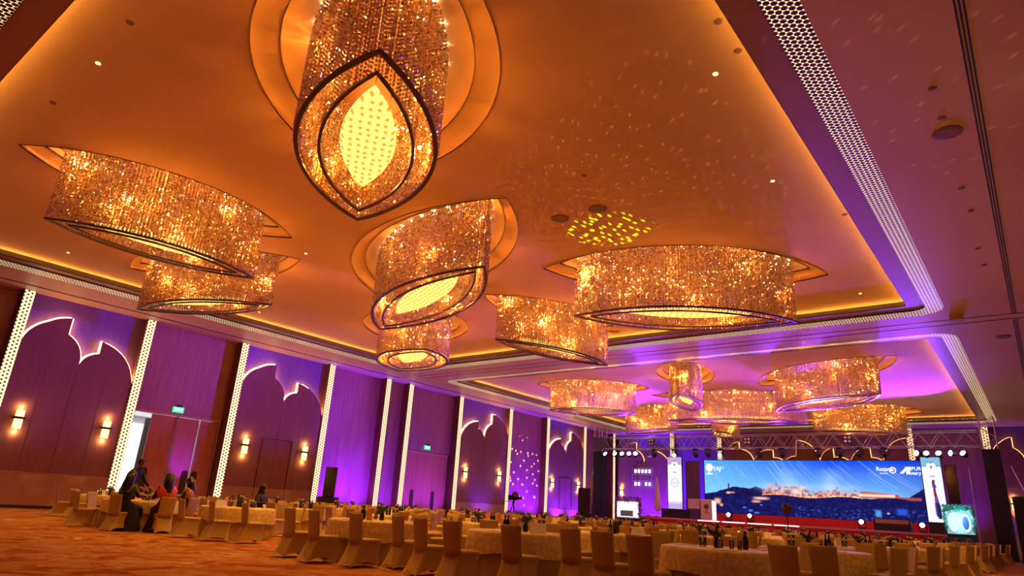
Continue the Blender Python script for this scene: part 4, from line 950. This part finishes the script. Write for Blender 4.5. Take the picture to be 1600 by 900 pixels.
# ---- truss goal post
def truss(label, p, q, s=.45, bay=.6, cat='truss'):
    p, q = Vector(p), Vector(q); Ln = (q-p).length; d = (q-p)/Ln
    t = thing('lighting_truss', label, cat, p)
    a = Vector((0,1,0)) if abs(d.y) < .9 else Vector((1,0,0)); b = d.cross(a).normalized()
    t.rotation_euler = Matrix((d, a, b)).transposed().to_euler()
    ch = MB().tube([(0,0,0),(Ln,0,0)], .03, 6).mesh('chord')
    for i in (-1, 1):
        for j in (-1, 1): obj('chord', ch, M['alu'], t, (0, i*s, j*s))
    n = int(Ln/bay); br = MB().tube([(0,0,-s),(Ln/n,0,s)], .016, 4).mesh('brace'); br2 = MB().tube([(0,0,s),(Ln/n,0,-s)], .016, 4).mesh('brace'); cr_ = MB().tube([(0,-s,0),(0,s,0)], .016, 4).mesh('cross_bar')
    for k in range(n):
        for i in (-1, 1): obj('brace', br if k % 2 else br2, M['alu'], t, (k*Ln/n, i*s, 0))
        obj('cross_bar', cr_, M['alu'], t, (k*Ln/n, 0, -s))
    return t
TY = 47.5; KT = TY/50.0
def tz(z): return (z-1.1)*KT+1.1
tr = truss('long silver box truss spanning above the stage', (-29.1*KT, TY, tz(6.93)), (-2.75*KT, TY, tz(6.93)))
for x, lab in ((-29.7*KT, 'left'), (-2.2*KT, 'right')):
    tw = truss('silver truss tower at the %s end of the stage span, wrapped in black cloth' % lab, (x, TY, 0.0), (x, TY, 7.9), .36)
    obj('black_cloth', MB().box(.05, 6.0, -.42, .42, -.42, .42), M['black'], tw)
    obj('base_plate', MB().box(0, .05, -.7, .7, -.7, .7), M['black'], tw)
    obj('head_block', MB().box(6.1, 7.1, -.45, .45, -.45, .45), mat('sleeve_block', (.10,.09,.12), .5, metal=.5), tw) if lab == 'left' else None
o = obj('brace_pole', MB().tube([(-1.25,46.6,5.0),(.2,44.4,.05)], .035), M['alu']); tag(o, 'slanting metal brace pole beside the right truss tower', 'pole')
o = obj('stand_pole', MB().tube([(-3.2,46.2,.0),(-3.2,46.2,4.9)], .03), M['alu']); tag(o, 'thin upright pole left of the right truss tower', 'pole')
# lamps on the truss
PARB = MB().lathe([(.10,.34),(.15,.28),(.17,0),(.16,0),(.14,.02)], 14, (0,0,0), True, False).mesh('can'); PARL = MB().lathe([(.155,.0),(.12,-.03),(.01,-.045)], 14).mesh('lens')
YOK = MB().tube([(-.2,0,.12),(-.21,0,.32),(.21,0,.32),(.2,0,.12)], .018, 5).mesh('yoke')
def par(x, z, lab, tgt, power, color, ang=66, lens='par', grp='par lamps on the truss'):
    t = thing('par_lamp', lab, 'stage light', (x, TY-.45, z), 0, grp)
    dirv = (Vector(tgt)-Vector((x, TY-.45, z))).normalized(); q = (-dirv).to_track_quat('Z', 'Y').to_euler()
    obj('can', PARB, M['black'], t, None, q); obj('lens', PARL, M[lens], t, None, q); obj('yoke', YOK, M['black'], t); obj('clamp', MB().box(-.03,.03,-.03,.03,.30,tz(6.93)-.48-z), M['black'], t)
    if power: lamp('par_beam', 'SPOT', Vector((x, TY-.45, z))+dirv*.1, color, power, target=tgt, size=.12, angle=ang, blend=.6)
PL = [-28.97,-28.03,-27.36,-26.7,-26.1]; PR = [-6.09,-5.55,-4.89,-4.26,-3.62]
for k, x in enumerate([v*KT for v in PL]): par(x, tz(6.30)-.24, '%s of five bright par lamps under the left end of the truss' % ORD[k], (x+3*(k-1), 30, 16), PAR_W, VIOLET)
for k, x in enumerate([v*KT for v in PR]):
    tg = (x-3.5*(k-1), 30, 16) if k not in (0, 3) else ((-32, 11, 8.4) if k == 0 else (-32, 20.5, 8.4))
    par(x, tz(6.40)-.36, '%s of five bright par lamps under the right end of the truss' % ORD[k], tg, PAR_W if k not in (0, 3) else 38000, VIOLET, 66 if k not in (0, 3) else 17)
def moving_head(x, y, z, lab, lit, hang, tgt, grp):
    t = thing('moving_head_light', lab, 'stage light', (x, y, z), 0, grp); s = -1 if hang else 1
    obj('base', MB().box(-.18,.18,-.16,.16, 0, .12*s) if not hang else MB().box(-.18,.18,-.16,.16,-.12,0), M['black'], t)
    if hang: obj('clamp', MB().box(-.04,.04,-.04,.04,0,.052), M['black'], t)
    
    for g in (-1, 1): obj('yoke_arm', MB().tube([(g*.2,0,s*.1),(g*.22,0,s*.42),(g*.15,0,s*.44)], .035, 5), M['black'], t)
    dirv = (Vector(tgt)-Vector((x, y, z+s*.42))).normalized(); q = (-dirv).to_track_quat('Z', 'Y').to_euler()
    h = obj('head', MB().lathe([(.08,.22),(.15,.15),(.16,-.1),(.15,-.2)], 14), M['black'], t, (0,0,s*.42), q)
    obj('lens', MB().lathe([(.13,-.201),(.10,-.22),(.01,-.235)], 14), M['par'] if lit else M['gblack'], h)
for k, x in enumerate((-24.4,-22.6,-20.9,-19.9,-18.9,-16.0,-14.4,-12.0,-10.6,-9.4,-7.9)):
    moving_head(x*KT, TY-.45, tz(6.93)-.53, '%s moving head lamp from the left hanging under the truss' % (ORD+['tenth','eleventh'])[k], k in (1, 4), True, (x*KT+.5, 30, 2) if k in (1, 4) else (x*KT, 39, 11), 'moving heads on the truss')
    if k in (0, 3, 6, 8, 10): lamp('wash_beam', 'SPOT', (x*KT, TY-.8, 5.85), VIOLET, 2600, target=(x*KT, 38, 11), size=.1, angle=100, blend=.8)  # violet wash added below unlit heads to even out the far coffer
    if k in (2, 5, 7): lamp('wash_beam', 'SPOT', (x*KT, TY-.8, 5.85), VIOLET, 11000, target=(x*KT-(2 if k < 6 else -2), 28, 8.9), size=.1, angle=46, blend=.8)  # violet wash added for the soffit between the coffers
M['stagehead'] = M['par']
for k, (x, y) in enumerate(((-17.9,48.0),(-16.4,48.0),(-9.4,48.0),(-6.1,48.0))):
    moving_head(x, y, ST, '%s moving head lamp from the left standing on the stage' % ORD[k], True, False, (x+1, 25, 4), 'moving heads on the stage floor')
for k, x in enumerate((-24.6, -16.8, -10.0)):
    t = thing('blinder_lamp', '%s four-lamp blinder from the left on the truss' % ORD[k], 'stage light', (x*KT, TY-.62, tz(6.93)), 0, 'blinders on the truss')
    obj('housing', MB().box(-.26,.26,0,.12,-.26,.26), M['black'], t)
    for i in (-.12,.12):
        for j in (-.12,.12): obj('reflector', MB().lathe([(.09,0),(.09,.02),(.03,.03)], 10), M['alu'], t, (i,-.01,j), (R_(90),0,0))
t = thing('monitor_speaker', 'black stage monitor with a tan panel on the stage right', 'loudspeaker', (-7.6, 47.6, ST)); obj('cabinet', MB().prism([(-.35,0),(.35,0),(.35,.25),(-.2,.7),(-.35,.7)], 'x', -1.0, 1.0), M['black'], t); obj('top_panel', MB().box(-.9,.9,-.36,-.352,.42,.66), mat('tan_panel', (.35,.22,.10), .6), t)
# ---- loudspeakers on the floor
def pa(x, y, rz, lab, h=2.72, w=.62):
    t = thing('loudspeaker', lab, 'loudspeaker', (x, y, 0), rz, 'floor loudspeakers')
    obj('subwoofer', MB().box(-.55,.55,-.5,.5,0,1.15), M['black'], t); obj('top_cabinet', MB().prism([(-w/2,-.35),(w/2,-.35),(w/2*.8,.35),(-w/2*.8,.35)], 'z', 1.18, h), M['black'], t)
    obj('grille', MB().box(-w/2+.03, w/2-.03, -.37, -.35, 1.24, h-.06), M['gblack'], t)
    obj('spacer', MB().box(-.3,.3,-.3,.3,1.15,1.18), M['black'], t)
pa(-31.0, 23.2, R_(60), 'tall black loudspeaker stack against the violet wood bay'); pa(-27.5, 44.0, R_(30), 'black loudspeaker stack near the stage by the fourth arched bay', 2.95, .9)
t = thing('equipment_rack', 'black equipment tower at the right edge by the side wall', 'equipment rack', (-.45, 36.0, 0)); obj('case', MB().box(-.65,.65,-.5,.5,0,2.8), M['black'], t); obj('front_cloth', MB().box(-.68,.68,-.53,-.5,0,2.84), M['black'], t); obj('indicator', MB().box(-.4,-.37,-.545,-.53,1.5,1.53), emis('blue_led', (.2,.4,1), 6), t)
# ---- camera tripod, pedestal fan
t = thing('video_camera', 'video camera with round lamp on a tripod before the spotted wall bay', 'camera', (-24.45, 31.4, 0), R_(-40))
for k in range(3):
    a = 2*math.pi*k/3; obj('tripod_leg', MB().tube([(0,0,1.45),(.45*math.cos(a),.45*math.sin(a),0.01)], .025), M['black'], t)
obj('head', MB().lathe([(.06,1.42),(.08,1.5),(.05,1.62)], 10), M['black'], t); obj('body', MB().box(-.10,.10,-.32,.28,1.62,1.88), M['black'], t); obj('lens', MB().tube([(0,.28,1.75),(0,.5,1.75)], .08, 12), M['gblack'], t)
obj('lamp_head', MB().tube([(.16,.0,1.9),(.30,.05,1.93)], .17, 12), M['dark'], t); obj('pan_bar', MB().tube([(0,-.1,1.6),(-.25,-.7,1.45)], .018), M['black'], t)
t = thing('pedestal_fan', 'dark pedestal fan standing among the tables before the screen', 'fan', (-10.3, 35.5, 0), R_(20))
obj('base', MB().lathe([(.28,0.005),(.28,.04),(.05,.07)], 16), M['black'], t); obj('pole', MB().tube([(0,0,.06),(0,0,1.75)], .028), M['black'], t); obj('motor', MB().tube([(0,-.02,1.95),(0,.26,1.95)], .1, 10), M['black'], t)
obj('cage', MB().tube([(0,-.16,1.95),(0,-.12,1.95),(0,-.04,1.95),(0,.0,1.95)], [.17,.24,.25,.19], 18), mat('fan_cage', (.14,.06,.03), .5), t)
for k in range(3):
    a = 2*math.pi*k/3; obj('blade', MB().box(.03,.2,-.18,-.165,-.05,.05), M['dark'], t, (0,0,1.95), (0,a,0))
# ---- purple lettering frame on the stage wall
M['wlet'] = emis('wall_letter_glow', (.92,.90,1.0), 3.0)
t = thing('wall_lettering', 'two rows of small glowing white letters around a frame on the stage wall', 'sign', (-29.3, 56.85, 4.6))
for k in range(5): obj('glyph', MB().box(-.75+k*.36,-.56+k*.36,-.03,0,.42,.72), M['wlet'], t)
for k in (0, 1, 3, 4): obj('glyph', MB().box(-.75+k*.36,-.56+k*.36,-.03,0,-.72,-.42), M['wlet'], t)
for (a, b, c, d) in ((-1.0,1.0,.28,.33),(-1.0,1.0,-.33,-.28),(-1.0,-.95,-.33,.33),(.95,1.0,-.33,.33)): obj('frame_bar', MB().box(a,b,-.03,0,c,d), mat('dim_frame', (.4,.3,.5), .5), t)

# ---- floor uplighters, added out of sight to wash side and stage walls violet
def added_uplight(x, y, tgt, power, lab, ang=95, color=(.15,.008,1.0)):
    t = thing('floor_uplighter', lab, 'uplighter', (x, y, 0), 0, 'floor uplighters along the walls')
    obj('base', MB().box(-.14,.14,-.14,.14,0,.04), M['black'], t); obj('yoke', MB().tube([(-.16,0,.04),(-.17,0,.22),(.17,0,.22),(.16,0,.04)], .015, 5), M['black'], t)
    dirv = (Vector(tgt)-Vector((x, y, .3))).normalized(); q = (-dirv).to_track_quat('Z', 'Y').to_euler()
    obj('can', PARB, M['black'], t, (0,0,.30), q); obj('lens', PARL, M['upl'], t, (0,0,.30), q)
    lamp('uplight_beam', 'SPOT', Vector((x, y, .30))+dirv*.12, color, power, target=tgt, size=.1, angle=ang, blend=.8)
M['upl'] = emis('uplight_lens', (.3,.1,1.0), 8.0)
UPL = [(24.2,2600,'left half of the bay behind the loudspeaker stack'),(26.2,2600,'right half of the bay behind the loudspeaker stack'),(28.5,1300,'narrow wood bay'),(30.9,1200,'left half of the closed middle doors'),(33.0,1200,'right half of the closed middle doors'),(37.3,500,'third arched bay'),(41.6,2600,'left half of the wood bay with light spots'),(44.0,2600,'right half of the wood bay with light spots'),(47.0,2000,'left half of the fourth arched bay'),(49.6,2000,'right half of the fourth arched bay')]
for y, p, l in UPL: added_uplight(-30.6, y, (-32.5, y, 2.6), p, 'small black floor uplighter washing the '+l)
added_uplight(-30.9, 15.6, (-32.6, 15.6, 2.4), 1300, 'small black floor uplighter washing the violet door leaf', 34)
for k, x in enumerate((-30.4, -28.0, -25.6)): added_uplight(x, 55.2, (x, 57.4, 3.4), 3000, '%s floor uplighter from the left before the stage wall' % ORD[k])
added_uplight(-5.2, 55.2, (-5.2, 57.4, 4.5), 1100, 'floor uplighter before the wood bay behind the right banner')
added_uplight(-1.0, 55.6, (-1.0, 57.4, 4.5), 350, 'floor uplighter at the far right end of the stage wall')
# ------------------------------------------------------------------ warm downlights added to the ceiling for general light
DLM = MB().lathe([(.05,0),(.05,-.012),(.035,-.018)], 12).mesh('downlight_can'); M['dl'] = emis('downlight_lens', (1.0,.6,.25), 3.0)
for k, (x, y) in enumerate(((-3.6,10),(-12.6,10.4),(-18.6,11.6),(-26.5,7),(-4,14.6),(-11,17.2),(-19.6,16.6),(-27,15),(-4,24.2),(-12,24.9),(-19.6,24),(-27,24),(-13.4,3.1),(-20.5,3.1))):
    o = obj('downlight', DLM, M['dl'], None, (x, y, U)); tag(o, 'small recessed downlight in the near coffer ceiling, %s' % ('by the right cove','left of the largest chandelier','between the left and central chandeliers','by the left cove','right of the central chandelier','behind the central chandelier','left of the central chandelier','near the left arches','behind the wide right chandelier','by the far cove','beside the small rounded chandelier','in the far left corner','above the near cove at top left','above the near cove left of the frame')[k], 'downlight', 'recessed downlights')
    lamp('downlight_beam', 'SPOT', (x, y, U-.05), (1.0,.50,.09), 1950 if k not in (0, 4, 12, 13) else (200 if k < 5 else 800), target=(x, y, 0), size=.06, angle=86, blend=.8)
def gobo(name, loc, tgt, color, power, ang, sx_, sy_, thr, rot=0, sz=.02, ax=(0,1,2)):
    q_ = (Vector(tgt)-Vector(loc)).to_track_quat('-Z', 'Y')
    if isinstance(rot, Vector):
        v_ = q_.inverted() @ rot; rot = -math.atan2(v_.y, v_.x)
    l = lamp(name, 'SPOT', loc, color, power, target=tgt, size=sz, angle=ang, blend=.5); d = l.data; d.use_nodes = True; nt = d.node_tree; N = nt.nodes.new; Lk = nt.links.new
    e = [n for n in nt.nodes if n.type == 'EMISSION'][0]
    tc = N('ShaderNodeTexCoord'); sx = N('ShaderNodeSeparateXYZ'); Lk(tc.outputs['Normal'], sx.inputs[0])
    a = N('ShaderNodeMath'); a.operation = 'DIVIDE'; Lk(sx.outputs[ax[0]], a.inputs[0]); Lk(sx.outputs[ax[2]], a.inputs[1])
    b = N('ShaderNodeMath'); b.operation = 'DIVIDE'; Lk(sx.outputs[ax[1]], b.inputs[0]); Lk(sx.outputs[ax[2]], b.inputs[1])
    cb = N('ShaderNodeCombineXYZ'); Lk(a.outputs[0], cb.inputs[0]); Lk(b.outputs[0], cb.inputs[1])
    mp0 = N('ShaderNodeMapping'); mp0.inputs['Rotation'].default_value = (0, 0, rot); Lk(cb.outputs[0], mp0.inputs[0])
    mp = N('ShaderNodeMapping'); mp.inputs['Scale'].default_value = (sx_, sy_, 1); Lk(mp0.outputs[0], mp.inputs[0])
    v = N('ShaderNodeTexVoronoi'); v.voronoi_dimensions = '2D'; v.inputs['Scale'].default_value = 1; Lk(mp.outputs[0], v.inputs['Vector'])
    lt = N('ShaderNodeMath'); lt.operation = 'LESS_THAN'; lt.inputs[1].default_value = thr; Lk(v.outputs['Distance'], lt.inputs[0]); Lk(lt.outputs[0], e.inputs['Strength'])
    return l
# laser box, added unseen on the floor, throws dashes and sparks on the ceiling
LX, LY = -12.9, 15.25
t = thing('laser_projector', 'small black laser effect box on the floor between the tables', 'laser', (LX, LY, 0))
obj('box', MB().box(-.15,.15,-.12,.12,.03,.26), M['black'], t); obj('lens', MB().lathe([(.05,.26),(.05,.275),(.03,.28)], 12), M['gblack'], t)
for i in (-.12,.12): obj('foot', MB().box(i-.02,i+.02,-.1,.1,0,.03), M['black'], t)
pa_, pb_ = Vector(pxz(1005, 392)), Vector(pxz(885, 324)); mid = (pa_+pb_)/2
gobo('laser_dashes', (LX, LY, .34), mid, (.62,.9,.0), 24000, 15, 20, 62, .17, pb_-pa_)
gobo('laser_sparks', (LX, LY, .34), pxz(1080, 330), (1.0,.55,.25), 2500, 70, 16, 44, .07, .6)
gobo('wall_gobo', (-22.6*KT, TY-.7, 5.5), (-32.5, 43.0, 3.9), (1.0,.62,.12), 60000, 30, 16, 16, .11, 0, .02)
